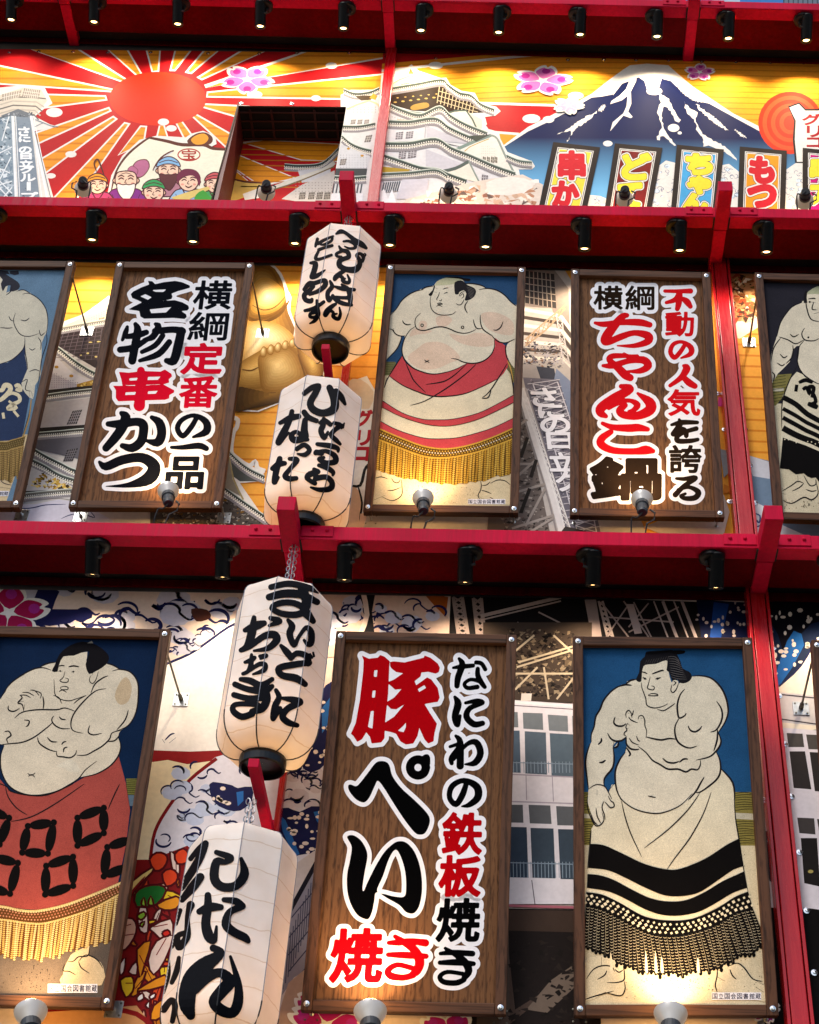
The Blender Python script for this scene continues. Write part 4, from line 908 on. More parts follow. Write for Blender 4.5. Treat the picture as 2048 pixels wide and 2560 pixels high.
# ------------------------------------------------------------------ printed vinyl panels on the wall
def grad_mat(name, z0, c0, z1, c1):
    m = mat(name, c0, rough=.6, bump=.12, bscale=18, spec=.04); n = m.node_tree.nodes; l = m.node_tree.links
    g = n.new("ShaderNodeNewGeometry"); sp = n.new("ShaderNodeSeparateXYZ"); l.new(g.outputs["Position"], sp.inputs[0])
    mr = n.new("ShaderNodeMapRange"); mr.inputs[1].default_value = z0; mr.inputs[2].default_value = z1; l.new(sp.outputs[2], mr.inputs[0])
    rp = n.new("ShaderNodeValToRGB"); rp.color_ramp.elements[0].color = (*srgb(c0), 1); rp.color_ramp.elements[1].color = (*srgb(c1), 1)
    l.new(mr.outputs[0], rp.inputs[0]); l.new(rp.outputs[0], n["Principled BSDF"].inputs["Base Color"]); return m
WHT = "e6e2dc"
class Mural(Art):
    def __init__(s, label, quads, base, group="printed panels on the wall"):
        Art.__init__(s, (0, 0, 0), (0, -1, 0), h0=.0008, dh=.00003)
        s.regions = [np.asarray(q, float) for q in quads]
        c = np.concatenate(s.regions).mean(0); o = at_y(c[0], c[1], 0)
        s.t = thing("mural_panel", (o[0], 0, o[2]), label, "mural", group)
        m = MB()
        for q in s.regions:
            f = cast(q, (0, 0, 0), (0, 1, 0)); k = f+(0, .012, 0); n = len(q)
            m.add(np.vstack([f, k]), [tuple(range(n)), tuple(range(2*n-1, n-1, -1))]+[(i, i+n, (i+1) % n+n, (i+1) % n) for i in range(n)])
        m.build("backing_sheet", M_WALL, s.t)
        s.win(0, 0, 1)
        for q in s.regions: s._put(q, [tuple(range(len(q)))], base)
        s.up()
    def strip(s, P, c, lines, w, wc):
        """fill a convex polygon and print level bands on it"""
        s.fill(P, c); s.h += s.dh*.2
    def orb(s, P, c0, c1, focus, n=9, sm=4, k=.9):
        """airbrushed shape: nested outlines from c0 at the rim to c1 round the focus"""
        P = nums(P) if isinstance(P, str) else P; f = np.array(focus, float); a, b = (np.array([int(c[i:i+2], 16) for i in (0, 2, 4)], float) for c in (c0, c1))
        for i in range(n):
            t = i/(n-1); q = P*(1-t*k)+f*t*k; c = "%02x%02x%02x" % tuple(int(v) for v in a+(b-a)*t); s.fill(q, c, sm, up=False); s.h += s.dh*.5
        s.up()
    def screws(s, P):
        for p in nums(P):
            q = at_y(p[0], p[1], -.002); m = MB(); m.frame(q, (0, -1, 0), [(.017, 0), (.016, .003), (.008, .004), (.007, .010), (.001, .011)], 0, 10)
            m.build("screw", M_BOLT, s.t)
    def blossom(s, cx, cy, r, ry, c="cc6aae", rot=0., mid="a32c86"):
        for rad, col in ((1.0, WHT), (.84, c)):
            for k in range(5):
                a = rot+math.pi*2*k/5-math.pi/2; u = np.array([math.cos(a), math.sin(a)]); v = np.array([-u[1], u[0]])
                b = .10 if rad < 1 else 0
                P = [u*b*1.2, u*.45+v*.36*rad, u*.82*rad+v*.30*rad, u*rad+v*.10, u*.86*rad, u*rad-v*.10, u*.82*rad-v*.30*rad, u*.45-v*.36*rad]
                s.fill(np.array([(cx+p[0]*r, cy+p[1]*ry) for p in P]), col, 3, up=False); s.h += s.dh*.2
            s.up()
        for k in range(5):
            a = rot+math.pi*2*k/5-math.pi/2; s.dots([(cx+math.cos(a)*r*.62, cy+math.sin(a)*ry*.62, r*.14, ry*.17)], 1, mid, up=False)
        s.up()
    def eave(s, P, w, tile="4a5751", side=1):
        """tiled roof edge: pale ridge, dark tiles, a row of round tile ends and white rafters"""
        P = nums(P) if isinstance(P, str) else P
        Q = cr(P, False, 5); D = np.array([0, w*side])
        s.line(Q-D*.9, w*1.6, tile, 0, 1); s.line(Q-D*1.7, w*.4, "cfd6cc", 0, 1); s.line(Q-D*.9, w*.25, "2e3632", 0, 1); s.line(Q+D*1.9, w*1.5, "8d888c", 0, 1); s.line(Q, w*1.05, "20211f", 0, 1)
        n = max(3, int(np.hypot(*np.diff(Q, axis=0).T).sum()/(w*1.05)))
        R = resample(Q, n); s.dots(R, w*.36, "e9e7df", n=6); s.line(Q+D*.75, w*.55, "d9d3c4", 0, 1)
        s.dots(resample(Q+D*1.25, n), w*.34, "f0ede6", n=4)
    def grid(s, q, nx, ny, c, bar, w):
        """latticed window"""
        q = nums(q) if isinstance(q, str) else q; s.fill(q, c)
        for i in range(1, nx): s.line([q[0]+(q[1]-q[0])*i/nx, q[3]+(q[2]-q[3])*i/nx], w, bar, 0, 1, up=False)
        s.h += s.dh*.3
        for i in range(1, ny): s.line([q[0]+(q[3]-q[0])*i/ny, q[1]+(q[2]-q[1])*i/ny], w, bar, 0, 1, up=False)
        s.up()
    def truss(s, A, B, n, w, c, cross=True):
        """girder lattice between two rails"""
        A, B = resample(A, n), resample(B, n); s.line(A, w*1.6, c, 0, 1, up=False); s.line(B, w*1.6, c, 0, 1); 
        for i in range(n-1):
            s.line([A[i], B[i+1]], w, c, 0, 1, up=False); s.h += s.dh*.15
            if cross: s.line([B[i], A[i+1]], w, c, 0, 1, up=False); s.h += s.dh*.15
        s.up()
    def speck(s, q, n, cols, lo, hi, seed):
        """mottled photographic texture: many small angular patches inside a quad"""
        q = nums(q) if isinstance(q, str) else np.asarray(q, float); r = np.random.RandomState(seed)
        for i in range(n):
            a, b = r.rand(2); p = (q[0]*(1-a)+q[1]*a)*(1-b)+(q[3]*(1-a)+q[2]*a)*b
            m = r.randint(4, 7); an = np.sort(r.uniform(0, 2*np.pi, m)); rd = r.uniform(lo, hi)*r.uniform(.5, 1.2, m)
            s.fill(np.stack([p[0]+rd*np.cos(an), p[1]+rd*np.sin(an)*.7], 1), cols[r.randint(len(cols))], up=False); s.h += s.dh*.08
        s.up()
    def done(s, name="print"): return s.build(name, s.t)

YEL, YE2, RDM = "e9972a", "cf7d1e", "b71a20"
# ---------------- upper panel, left of the pillar: sun, tower, treasure sack, castle
HOLE = nums("597,264 866,267 824,515 524,512")
m = Mural("upper printed panel of a red sun with rays and a pale tower", [nums("-80,122 597,128.5 597,264 524,512 519,530 -80,530"), nums("597,128.5 866,131 866,267 597,264"), nums("866,131 958,133 947.2,267 866,267"), nums("866,267 947.2,267 926,530 822,530 824,515")], RDM)
m.win(0, 120, .6122)
W = ["110,0 318,0 524,130 508,144", "430,0 520,0 582,106 560,117", "593,0 658,0 650,98 620,101", "715,0 792,0 716,94 692,94", "838,0 908,0 782,106 755,100", "998,0 1115,0 825,132 803,120", "1280,0 1590,-2 1590,40 840,163 834,150", "1600,100 1600,215 842,202 845,178", "1020,235 1020,300 821,242 821,225", "1000,380 1000,480 776,274 788,260",
     "712,298 740,290 800,372 760,390", "650,312 672,310 690,370 636,370", "573,316 602,318 590,390 480,440", "508,302 534,308 300,640 190,640", "463,276 482,290 180,520 150,460", "446,240 457,258 120,410 120,352", "433,193 440,214 100,258 100,184", "470,168 473,182 -140,140 -140,40"]
for P in W:
    q = nums(P); c = q.mean(0); m.fill(q, WHT, up=False)
    e = [];
    for i in range(4):                                   # inset by the white border
        p0, p1, p2 = q[i-1], q[i], q[(i+1) % 4]; d1 = (p1-p0)/np.hypot(*(p1-p0)); d2 = (p2-p1)/np.hypot(*(p2-p1))
        n1 = np.array([-d1[1], d1[0]]); n2 = np.array([-d2[1], d2[0]])
        if np.cross(d1, d2) < 0: n1, n2 = -n1, -n2
        if n1 @ (c-p1) < 0: n1 = -n1
        if n2 @ (c-p1) < 0: n2 = -n2
        k = 6.5/max(.35, 1+n1 @ n2); e.append(p1+(n1+n2)*k)
    e = np.array(e); m.h += m.dh; m.fill(e, YEL, up=False); m.h += m.dh
    R0, m.regions = m.regions, None
    for y in range(20, 620, 33):
        b = clip_poly(nums(f"-200,{y} 1700,{y+10} 1700,{y+18} -200,{y+8}"), e)
        if len(b) > 2: m.regions = R0; m.fill(b, YE2, up=False); m.regions = None
    m.regions = R0; m.h -= m.dh*2
m.up(4)
a_ = np.linspace(0, 2*np.pi, 48, endpoint=False); m.fill(np.stack([645+198*np.cos(a_), 207+110*np.sin(a_)], 1), "d2301c")
m.dots("668,302,23,14 700,328,22,13 222,263,34,19 290,434,23,13 208,522,20,11", 1, WHT, n=18)
m.dots("1354,72,24,13 1290,205,20,12 1040,190,32,15", 1, WHT, n=18)
m.blossom(1010, 128, 116, 62, rot=.63)
# tower
m.win(0, 190, 150/593)
m.fill("-60,120 190,95 440,110 520,270 430,330 345,400 500,480 580,500 345,545 545,1260 -60,1260", WHT)
m.fill("-60,210 230,115 410,135 470,240 400,330 340,390 180,330 20,400 -60,420", "d6ccbd")
for k in range(5):
    y = 205+k*42; m.line([(-60, y+55), (120+k*6, y), (370-k*8, y+10), (455-k*18, y+60 if k else y+20)], 13, ["6e6a66", "b9b0a4"][k % 2], 0, 1)
m.grid("240,120 400,140 385,230 215,205", 9, 3, "9b938a", "e2dbd0", 5); m.grid("20,180 215,140 200,205 20,250", 8, 2, "a59c90", "e8e2d8", 5)
m.fill("15,390 180,325 340,385 330,440 130,400 20,460", "6d747c"); m.speck("20,390 330,340 330,440 20,460", 60, ["4c5560", "98a0a8", "c9ccd0"], 8, 22, 1)
m.fill("-60,440 120,390 150,1260 -60,1260", "8fa0ac"); m.speck("-60,420 110,400 130,1240 -60,1240", 150, ["5d6e7c", "75899a", "b7c3cc", "dfe6ea", "3f4e5c"], 10, 40, 2)
for P in ("20,640 90,400", "-40,780 120,700", "-40,900 100,960", "-40,1100 110,800", "-40,1000 120,1160", "-60,1090 120,1040", "0,1240 120,1100", "10,1120 120,1240"): m.line(nums(P), 12, "e4e9ec", 0, 1, up=False); m.h += m.dh*.2
m.up()
m.fill("145,400 300,410 400,1260 185,1260", "8492a0"); m.speck("150,440 300,440 370,1240 190,1240", 130, ["66788a", "aab6c2", "8090a0", "55677a"], 5, 14, 3)
for x0, x1, w_ in ((125, 160, 24), (155, 200, 8), (305, 480, 24), (330, 510, 8), (318, 420, 10)): m.line([(x0, 395), (x1, 1260)], w_, "f1f3f4", 0, 1)
m.line([(345, 545), (500, 1200)], 7, "596a78", 0, 1); m.line([(350, 430), (500, 490), (575, 500)], 7, "7b8894", 0, 1); m.line([(345, 500), (430, 460), (540, 505)], 5, "7b8894", 0, 1)
letters(m, [("f6f7f8", f"G{ch} {x0} {y0} {x1} {y1} 5") for ch, x0, y0, x1, y1 in (("さ", 185, 505, 290, 590), ("に", 190, 600, 300, 650), ("の", 190, 700, 310, 760), ("日", 205, 765, 310, 820), ("立", 195, 835, 325, 895), ("グ", 205, 890, 335, 960), ("ル", 205, 970, 350, 1040), ("ー", 270, 1050, 300, 1130), ("プ", 215, 1150, 375, 1215))], m.z, 1.2, 1.3, "8696a4", .0008)
m.up(30)
# treasure sack with small festive faces in hats
m.win(0, 120, .6122)
m.fill("430,640 455,520 500,440 570,375 640,358 760,365 780,350 830,338 880,360 885,392 860,405 960,420 1000,640", WHT)
m.fill("452,640 470,510 520,435 600,372 660,372 740,398 930,420 960,640", "eae7d2", 0)
m.line("452,600 475,505 525,432 600,372 620,370", 9, "5a2a22"); m.line("610,366 680,380 745,395 830,395 870,410 935,415", 14, "5a2a22", 4, .6)
m.fill("765,378 800,350 840,345 868,365 862,390 820,402 780,396", "5a2a22", 3); m.fill("780,375 805,355 835,350 852,368 835,390 800,394", "e0982a", 3)
a_ = np.linspace(0, 2*np.pi, 25); m.line(np.stack([772+45*np.cos(a_), 436+24*np.sin(a_)], 1), 5, "a8332c", 0, 1)
letters(m, [("a8332c", "G宝 742 416 802 456 1")], m.z, 0, 1, h=.0003); m.up(10)
DKL = "4a1d28"
def outl(P, c, w=4.5, sm=3): m.fill(P, c, sm, up=False); m.h += m.dh*.4; q = nums(P) if isinstance(P, str) else P; m.line(q, w, DKL, 3, 1, True, False); m.h += m.dh*.4
def tiny_face(x, y, r, hat, robe, beard=None, style=0):
    A = lambda *p: np.array([(x+u*r, y+v*r) for u, v in p])
    outl(A((-1.9, 2.4), (-1.5, 1.1), (-.7, .75), (.7, .75), (1.5, 1.1), (1.9, 2.4)), robe); m.line(A((-.6, .8), (0, 1.7), (.7, .8)), 5, DKL, 2, 1); m.line(A((-1.3, 1.3), (-.9, 2.2)), 4, DKL, 2, .6); m.line(A((1.3, 1.3), (.9, 2.2)), 4, DKL, 2, .6)
    outl(A((-1.25, .05), (-1.0, -.25), (-.95, .3)), "e3b79c"); outl(A((1.25, .05), (1.0, -.25), (.95, .3)), "e3b79c")
    outl(A((-.98, -.35), (-.6, -.8), (.6, -.8), (.98, -.35), (.95, .35), (.5, .85), (0, .98), (-.5, .85), (-.95, .35)), "ecc9b0")
    if style == 0: outl(A((-1.15, -.35), (-.95, -.9), (-.3, -1.3), (.35, -1.3), (.95, -.9), (1.15, -.35), (.4, -.6), (-.4, -.6)), hat); m.line(A((-.9, -.75), (0, -1.0), (.9, -.75)), 3.5, DKL, 3, 1)
    elif style == 1: m.fill(A((-1.1, .2), (-1.2, -.5), (-.7, -1.15), (0, -1.3), (.8, -1.1), (1.25, -.4), (1.1, .5), (.85, -.2), (.4, -.6), (-.3, -.5), (-.9, -.1)), hat, 3)
    else: m.line(A((-.5, -.75), (0, -.9), (.5, -.75)), 3, DKL, 3, .5); m.line(A((-.5, -.55), (0, -.68), (.5, -.55)), 3, DKL, 3, .5)
    for sx in (-1, 1): m.line(A((sx*.7, -.05), (sx*.45, -.22), (sx*.18, -.08)), r*.13, DKL, 3, .5, up=False); m.line(A((sx*.75, -.3), (sx*.45, -.45), (sx*.15, -.32)), r*.12, DKL, 3, .5, up=False); m.dots([(x+sx*r*.62, y+r*.3, r*.17, r*.12)], 1, "e29a8a", n=7, up=False)
    m.up(); m.line(A((.05, -.1), (-.12, .22), (.1, .26)), r*.09, DKL, 2, .5, up=False); m.line(A((-.35, .42), (0, .62), (.38, .42)), r*.14, DKL, 3, .4)
    if beard: outl(A((-.85, .35), (-.3, .42), (0, .38), (.3, .42), (.85, .35), (.7, 1.2), (.2, 1.9), (-.2, 1.8), (-.7, 1.2)), beard, 4)
    m.up()
for q in ("540,490 560,460 600,455 612,485 590,520 560,530", "520,500 540,480 565,500 550,525"): m.fill(q, "5a2a22", 3); m.fill(nums(q)*.9+nums(q).mean(0)*.1, "b46a8e", 3)
m.line("625,500 660,450 710,418", 12, "5a2a22", 4, .4); m.line("628,500 662,453 705,424", 6, "cfd2d8", 4, .4)
tiny_face(688, 500, 42, "7fb0d8", "b07a8a", "5a2a30"); tiny_face(770, 545, 40, "6a1f40", "8fb4da", None, 1); tiny_face(515, 540, 44, "e8c6ae", "7d2a86", "efece4", 2); tiny_face(628, 590, 40, "2f9a58", "c8a030"); tiny_face(398, 560, 36, "e0982a", "a83a6a"); tiny_face(878, 556, 36, "c2545a", "3f9a58")
m.line("395,505 385,470 400,455 415,490 425,520", 7, "5a2a22"); m.fill("700,610 760,590 850,565 860,575 780,615 740,640", "d9bf72"); m.fill("800,600 830,580 850,600 870,625 800,625", "3f9a3a", 2)
# castle at the right end
def castle_bit(ox):
    m.fill("690,230 740,205 880,205 900,180 940,190 900,750 660,750 660,420 690,300", WHT); m.fill("715,300 830,255 890,255 880,760 640,760 700,480", "d9d7d6")
    m.eave("705,212 760,232 830,225 880,205", 8); m.fill("760,235 860,232 835,255 790,258", "4a3a26"); m.fill("830,245 850,222 870,235 860,255", "c99a35")
    m.line("720,300 830,258 885,290", 9, "d9c89a", 2, 1); m.dots([(735+18*i, 290+12*j) for i in range(8) for j in range(3)], 3, "a8a29a", n=4)
    for x in (742, 775, 808): m.grid(f"{x},352 {x+22},350 {x+18},372 {x-4},374", 4, 2, "6b6460", "b7b0aa", 3)
    m.eave("700,392 780,392 860,378", 8); m.grid("815,430 845,425 835,460 805,462", 3, 3, "6b6460", "b7b0aa", 3)
    m.eave("695,440 740,478 790,500 840,512", 9); m.fill("690,470 760,500 835,530 820,590 670,590", "cfcfd2"); m.dots([(690+14*i, 525+12*j) for i in range(10) for j in range(6)], 2.6, "8d8d94", n=4)
    m.grid("690,545 720,542 712,572 684,575", 3, 3, "6b6460", "b7b0aa", 3); m.dots("728,493,8,6 795,528,8,6", 1, "b98a30"); m.fill("660,590 820,590 815,625 655,625", "3f4346"); m.eave("655,640 740,645 815,640", 9)
    for x in range(650, 800, 17): m.line([(x+8, 665), (x, 710)], 7, "4d5058", 0, 1, up=False)
    m.fill("640,712 800,712 795,760 635,760", "e3e3e6")
m.win(500, 120, .5102); castle_bit(0)
m.done(); m.screws("24,131 97,129 183,129 270,131 377,131 520,133 648,134 742,133 873,132 604,258 731,259 862,260")
# recessed opening in the sun panel
ztop = at_y(730, 265.5, 0)[2]; DEP = at_z(700, 352, ztop)[1]
q0 = cast(HOLE, (0, 0, 0), (0, 1, 0)); q0[2, 2] -= .2; q0[3, 2] -= .2
t = thing("wall_recess", (q0[:, 0].mean(), DEP/2, ztop-.5), "recessed opening in the sun panel with a dark ceiling and rays printed inside", "recess")
mb = MB(); mb.box((q0[0, 0]-.03, .013, ztop), (q0[1, 0]+.03, DEP, ztop+.03)); mb.build("ceiling", M_DARK, t)
mb = MB()
for i in range(5): x = q0[0, 0]+(q0[1, 0]-q0[0, 0])*(i+.5)/5; mb.box((x-.008, .03, ztop-.012), (x+.008, DEP-.02, ztop-.0005))
for i in range(4): y = .05+i*DEP/4; mb.box((q0[0, 0], y-.006, ztop-.018), (q0[1, 0], y+.006, ztop-.0125))
mb.build("ceiling_grid", mat("dark_red_bar", "3a0d0c", rough=.6), t)
for x0, x1 in ((q0[0, 0]-.03, q0[0, 0]), (q0[1, 0], q0[1, 0]+.03)):
    mb = MB(); mb.box((x0, .013, q0[2, 2]), (x1, DEP, ztop)); mb.build("jamb", mat("jamb_red", "5a1210", rough=.5), t)
mb = MB(); mb.box((q0[0, 0]-.03, DEP+.001, q0[2, 2]-.5), (q0[1, 0]+.03, DEP+.02, ztop+.03)); bp_ = mb.build("back_panel", M_WALL, t)
r = Art((0, DEP, 0), (0, -1, 0), h0=.0008, dh=.00004); r.win(500, 120, .5102); r.regions = [cast_px for cast_px in [np.array([(560., 280.), (890., 280.), (850., 530.), (520., 530.)])]]
r.fill("80,400 760,400 740,800 60,800", RDM)
for q in ("300,448 700,470 700,560 500,552 195,462", "140,570 250,660 60,640 60,560", "160,510 480,640 300,680 150,580"): r.fill(q, WHT, up=False); r.h += r.dh; r.fill(nums(q)*.9+nums(q).mean(0)*.1, "d98a1c", up=False)
r.up(2)
for y in range(470, 700, 26): r.line([(200, y), (660, y+8)], 5, "b8701a", 0, 1, up=False)
r.fill("60,640 130,640 300,665 330,690 250,720 130,760 60,760", "d8b25a", 2); r.line("125,632 220,655 320,662", 9, "5a2a22"); r.fill("210,715 280,690 290,735 220,745", WHT)
Mural.eave(r, "415,580 500,585 600,572 680,500", 8); r.fill("480,600 640,585 640,640 500,660", "c9c8cc"); r.line("350,690 480,640 600,600 660,560", 20, "d9d4c8", 3, 1); r.line("340,700 480,655 660,580", 6, "7b6a4a", 3, 1)
r.fill("400,740 500,670 660,600 660,780", "cfc9c4"); r.dots([(470+16*i, 660+14*j) for i in range(12) for j in range(6)], 3, "9a918a", n=4)
for x in (490, 535, 575, 612): Mural.grid(r, f"{x},708 {x+28},706 {x+24},740 {x-6},742", 4, 3, "5a5450", "a9a29a", 3)
r.build("print", bp_)

# ---------------- upper panel, right of the pillar: castle, mountain, banners
m = Mural("upper printed panel of a snowy blue mountain and a white castle", [nums("958,133 2140,153 2140,545 926,545 926,530")], YEL)
m.win(950, 130, .5102)
for y in range(-10, 330, 27): m.line([(-20, y+60), (900, y+6), (2300, y+30)], 6, YE2, 3, 1, up=False)
m.up()
m.fill("-20,60 750,-5 200,-40 -20,-40", RDM); m.line("-20,95 240,68 500,40 750,15 790,10", 12, WHT, 2, 1); m.dots("273,66,36,18", 1, WHT, n=18)
m.fill("470,260 880,262 880,395 500,395", RDM); m.line("480,250 880,262", 12, WHT, 0, 1); m.line("500,388 680,402", 12, WHT, 0, 1)
# mountain
m.win(1400, 130, .66122)
gm = grad_mat("mountain_blue", at_y(1400, 470, 0)[2], "6fb2e0", at_y(1500, 345, 0)[2], "18214c")
m.fill("-230,365 -120,283 -40,243 30,207 120,158 190,102 240,66 265,50 330,44 410,50 445,82 505,132 565,172 655,232 765,287 890,342 960,420 960,680 -230,680", WHT)
m.fill("-213,360 -120,300 -40,262 30,225 120,172 160,168 200,160 240,110 262,105 300,95 350,120 400,90 440,130 470,150 520,185 565,195 655,245 765,305 880,350 940,420 940,680 -213,680", gm)
m.fill("230,85 300,55 400,58 440,85 470,130 420,110 385,100 370,150 335,160 320,110 290,90 288,110 268,150 270,195 258,225 275,245 268,250 240,240 190,300 200,265 240,232 252,205 256,165 235,182 190,197 195,185 225,165 250,140 262,110 235,120 200,165", WHT, 1)
for P in ("370,150 410,180 430,220 455,255 440,262 415,220 395,205 385,250 400,300 440,355 420,345 390,315 372,335 370,315 385,285 375,250 368,215 380,190", "470,190 500,220 520,230 515,260 540,310 600,345 640,370 672,412 640,390 570,355 545,360 540,330 520,300 510,260 490,240 475,220", "515,195 560,230 600,260 635,295 610,285 570,255 530,220", "660,292 690,310 705,325 680,315", "440,110 500,150 560,175 540,190 500,180 450,140", "-10,312 40,285 90,250 140,225 100,265 60,290 25,345 40,300", "145,220 165,200 172,208 155,225"):
    q = nums(P); q = resample(np.vstack([q, q[:1]]), 70)[:-1]; q = q+np.random.RandomState(len(P)).uniform(-3.2, 3.2, q.shape); m.fill(q, WHT, 1, up=False); m.h += m.dh*.3
m.dots("357,148,30,15 430,287,22,15 453,306,8,6 181,346,18,11 -108,252,34,17 -43,255,22,13 60,165,30,14", 1, WHT, n=16)
m.fill("880,330 960,330 960,500 900,500", WHT)
# disc and white vest with its red lettering (its wearer is left out)
a_ = np.linspace(0, 2*np.pi, 40, endpoint=False)
for k in range(7): m.fill(np.stack([872+(122-k*16)*np.cos(a_), 268+(118-k*15)*np.sin(a_)], 1), "d8381f" if k % 2 == 0 else "e8542c")
m.fill("862,205 905,190 930,215 975,215 1020,190 1060,210 1050,420 890,420 880,330 885,260", LN, 0); m.fill("868,210 903,197 928,222 977,222 1020,198 1050,214 1042,415 896,415 888,330 892,260", WHT, 0)
letters(m, [("a8202a", "G グ 918 235 985 275 2".replace("G ", "G")), ("a8202a", "Gリ 935 280 985 320 2"), ("a8202a", "Gコ 935 325 985 360 2")], m.z, 0, 1, h=.0003); m.up(10)
# wave crests
rw = np.random.RandomState(21)
def foam(q, n, seed, w=3.2, cols=("d9e6f0", "9cc3e2", "24559a")):
    q = nums(q) if isinstance(q, str) else q; r_ = np.random.RandomState(seed); m.fill(q, WHT, 2)
    for i in range(n):
        a, b = r_.rand(2); p = (q[0]*(1-a)+q[1]*a)*(1-b)+(q[-1]*(1-a)+q[-2]*a)*b; k = r_.uniform(.6, 1.5)*w*2.2
        if i % 3 == 0: m.dots([(p[0], p[1], k*1.4, k*.9)], 1, cols[i % len(cols)], n=7, up=False)
        an = r_.uniform(0, 6.28)+np.linspace(0, 3.6, 6); m.line(np.stack([p[0]+k*np.cos(an), p[1]+k*.8*np.sin(an)], 1), w*.5, "35507e", 2, .4, up=False); m.h += m.dh*.1
    m.up()
foam("360,440 440,420 440,590 340,590", 40, 1); foam("600,430 680,455 690,600 600,600", 36, 2); foam("855,445 930,435 930,610 850,610", 40, 3); foam("110,540 190,560 180,600 90,590", 14, 5)
# castle, over its white cut-out edge
m.win(950, 130, .5102)
m.fill("-40,110 120,85 155,60 190,92 300,128 325,125 345,160 400,190 465,200 490,250 570,268 592,290 565,312 515,318 525,355 505,370 560,385 585,400 590,425 625,490 690,515 745,535 760,560 745,575 680,575 690,620 560,640 520,760 -40,760", WHT)
m.fill("-40,190 300,160 470,250 500,330 560,420 660,600 480,640 -40,760", "dcdadc")
m.fill("50,152 150,108 248,156 55,186", "e0d3b4"); m.grid("105,158 145,150 142,170 102,176", 4, 2, "4a4038", "b7a98c", 3); m.line("48,155 150,106 250,157 310,140", 9, "e8e6da", 2, 1); m.line("52,162 150,116 245,162", 4, "8a8464", 2, 1); m.fill("138,108 150,80 168,108", "8a7a3a")
m.fill("52,190 290,150 330,175 400,215 460,238 488,285 540,296 440,300 330,296 160,288 45,255", "33241a"); m.fill("150,270 175,255 230,248 240,268 200,280 160,285", "b08a3a", 3)
for x in range(75, 270, 38): m.dots([(x, 255-x*.12, 9, 4), (x+12, 232-x*.1, 6, 3)], 1, "c9a85a", n=6)
for i in range(11): m.line([(292+i*17, 168+i*9), (280+i*17, 250+i*6)], 4, "cdbd9a", 0, 1, up=False)
for i in range(3): m.line([(285, 190+i*24), (400, 225+i*24), (480, 262+i*16)], 3.5, "cdbd9a", 2, 1, up=False)
m.up(); m.eave("50,188 180,166 300,146 335,172 390,210 445,222 495,265 560,292", 9, "55635a")
m.fill("330,300 425,290 500,330 500,375 470,372", "d9d2c0"); m.fill("340,296 420,288 470,372 400,352", "e6dfd0"); m.line("330,300 422,286 475,378", 8, "55635a", 2, 1)
m.fill("40,270 240,320 250,300 160,290", "8b9a92"); m.eave("45,268 120,300 200,318 292,280 345,322 420,365 525,408", 10, "66756d"); m.fill("85,330 180,335 180,350 80,345", "b7912f", 0); m.dots([(60+i*14, 318+i*3) for i in range(8)], 3, "a9a39a", n=4)
m.eave("20,348 140,352 268,336 335,378 400,410 475,440", 10, "5d6c65")
m.fill("20,440 270,432 420,470 260,440 20,470", "4d504e")
for P in ("80,395 115,390 110,425 76,428", "130,392 165,388 160,420 126,424", "262,400 280,396 278,425 260,428", "290,412 306,410 303,436 287,438"): m.grid(P, 3, 4, "6f6a70", "c0bcc0", 3)
m.line("225,360 220,420", 5, "b9b6bc", 0, 1); m.fill("230,360 440,450 230,430", "c7c4cc")
m.fill("378,478 450,440 560,412 575,425 655,602 560,560 400,500", "e7e1d6"); m.line("375,478 460,440 545,408", 16, "7d9088", 3, 1); m.line("545,408 575,425 610,500 665,606", 10, "8d9890", 3, 1); m.line("535,425 440,465 410,495", 4, "b89a4a", 2, 1); m.dots([(500+i*9, 450+j*12) for i in range(8) for j in range(9) if j > i*.2], 2, "b9b3aa", n=4)
for x in (505, 525, 545, 562): m.grid(f"{x},512 {x+14},516 {x+13},545 {x-2},540", 2, 2, "6b665c", "c9c2b2", 2)
m.eave("5,458 140,458 272,438 350,482 450,522 560,570 662,606", 11, "5d6c65"); m.fill("440,410 540,405 470,440", "4a5048")
for P in ("95,490 130,484 125,520 90,525", "140,486 180,482 176,514 136,520", "246,510 265,508 262,558 240,556", "272,522 292,520 288,566 268,562"): m.grid(P, 3, 4, "6f6a70", "c0bcc0", 3)
m.fill("225,475 440,560 430,640 225,580", "c9c6ce"); m.fill("290,590 440,540 485,640 400,620", "e4ded2"); m.line("290,588 370,570 436,536", 16, "55605c", 3, 1); m.line("436,536 460,585 488,640", 8, "8d9890", 3, 1)
m.eave("0,512 100,545 200,578 285,588 340,612 425,642", 11, "4d5c57"); m.eave("0,608 150,600 272,588 330,618", 9, "5d6c65"); m.fill("0,560 150,575 140,585 0,590", "b0912f")
m.grid("10,640 110,632 95,680 0,690", 9, 1, "e8e6ea", "555a62", 8); m.fill("110,625 240,620 225,720 80,720", "cfccd6"); m.eave("620,515 680,540 745,548", 8, "6f827c"); m.grid("500,600 530,605 528,630 498,628", 3, 2, "6f6a70", "c0bcc0", 3)
m.fill("130,720 260,690 400,650 520,625 700,600 800,650 780,760 100,760", "ddd0c4"); m.speck("240,690 760,630 790,750 140,750", 130, ["efe6da", "c9a891", "b58468", "f4efe8", "d8b49a", "9a6a58", "6a5a56"], 10, 32, 6); m.fill("520,640 640,610 760,640 700,690 560,700", "ece4dc", 2)
m.fill("0,690 20,670 40,720 60,670 80,740 0,745", "efeff2")
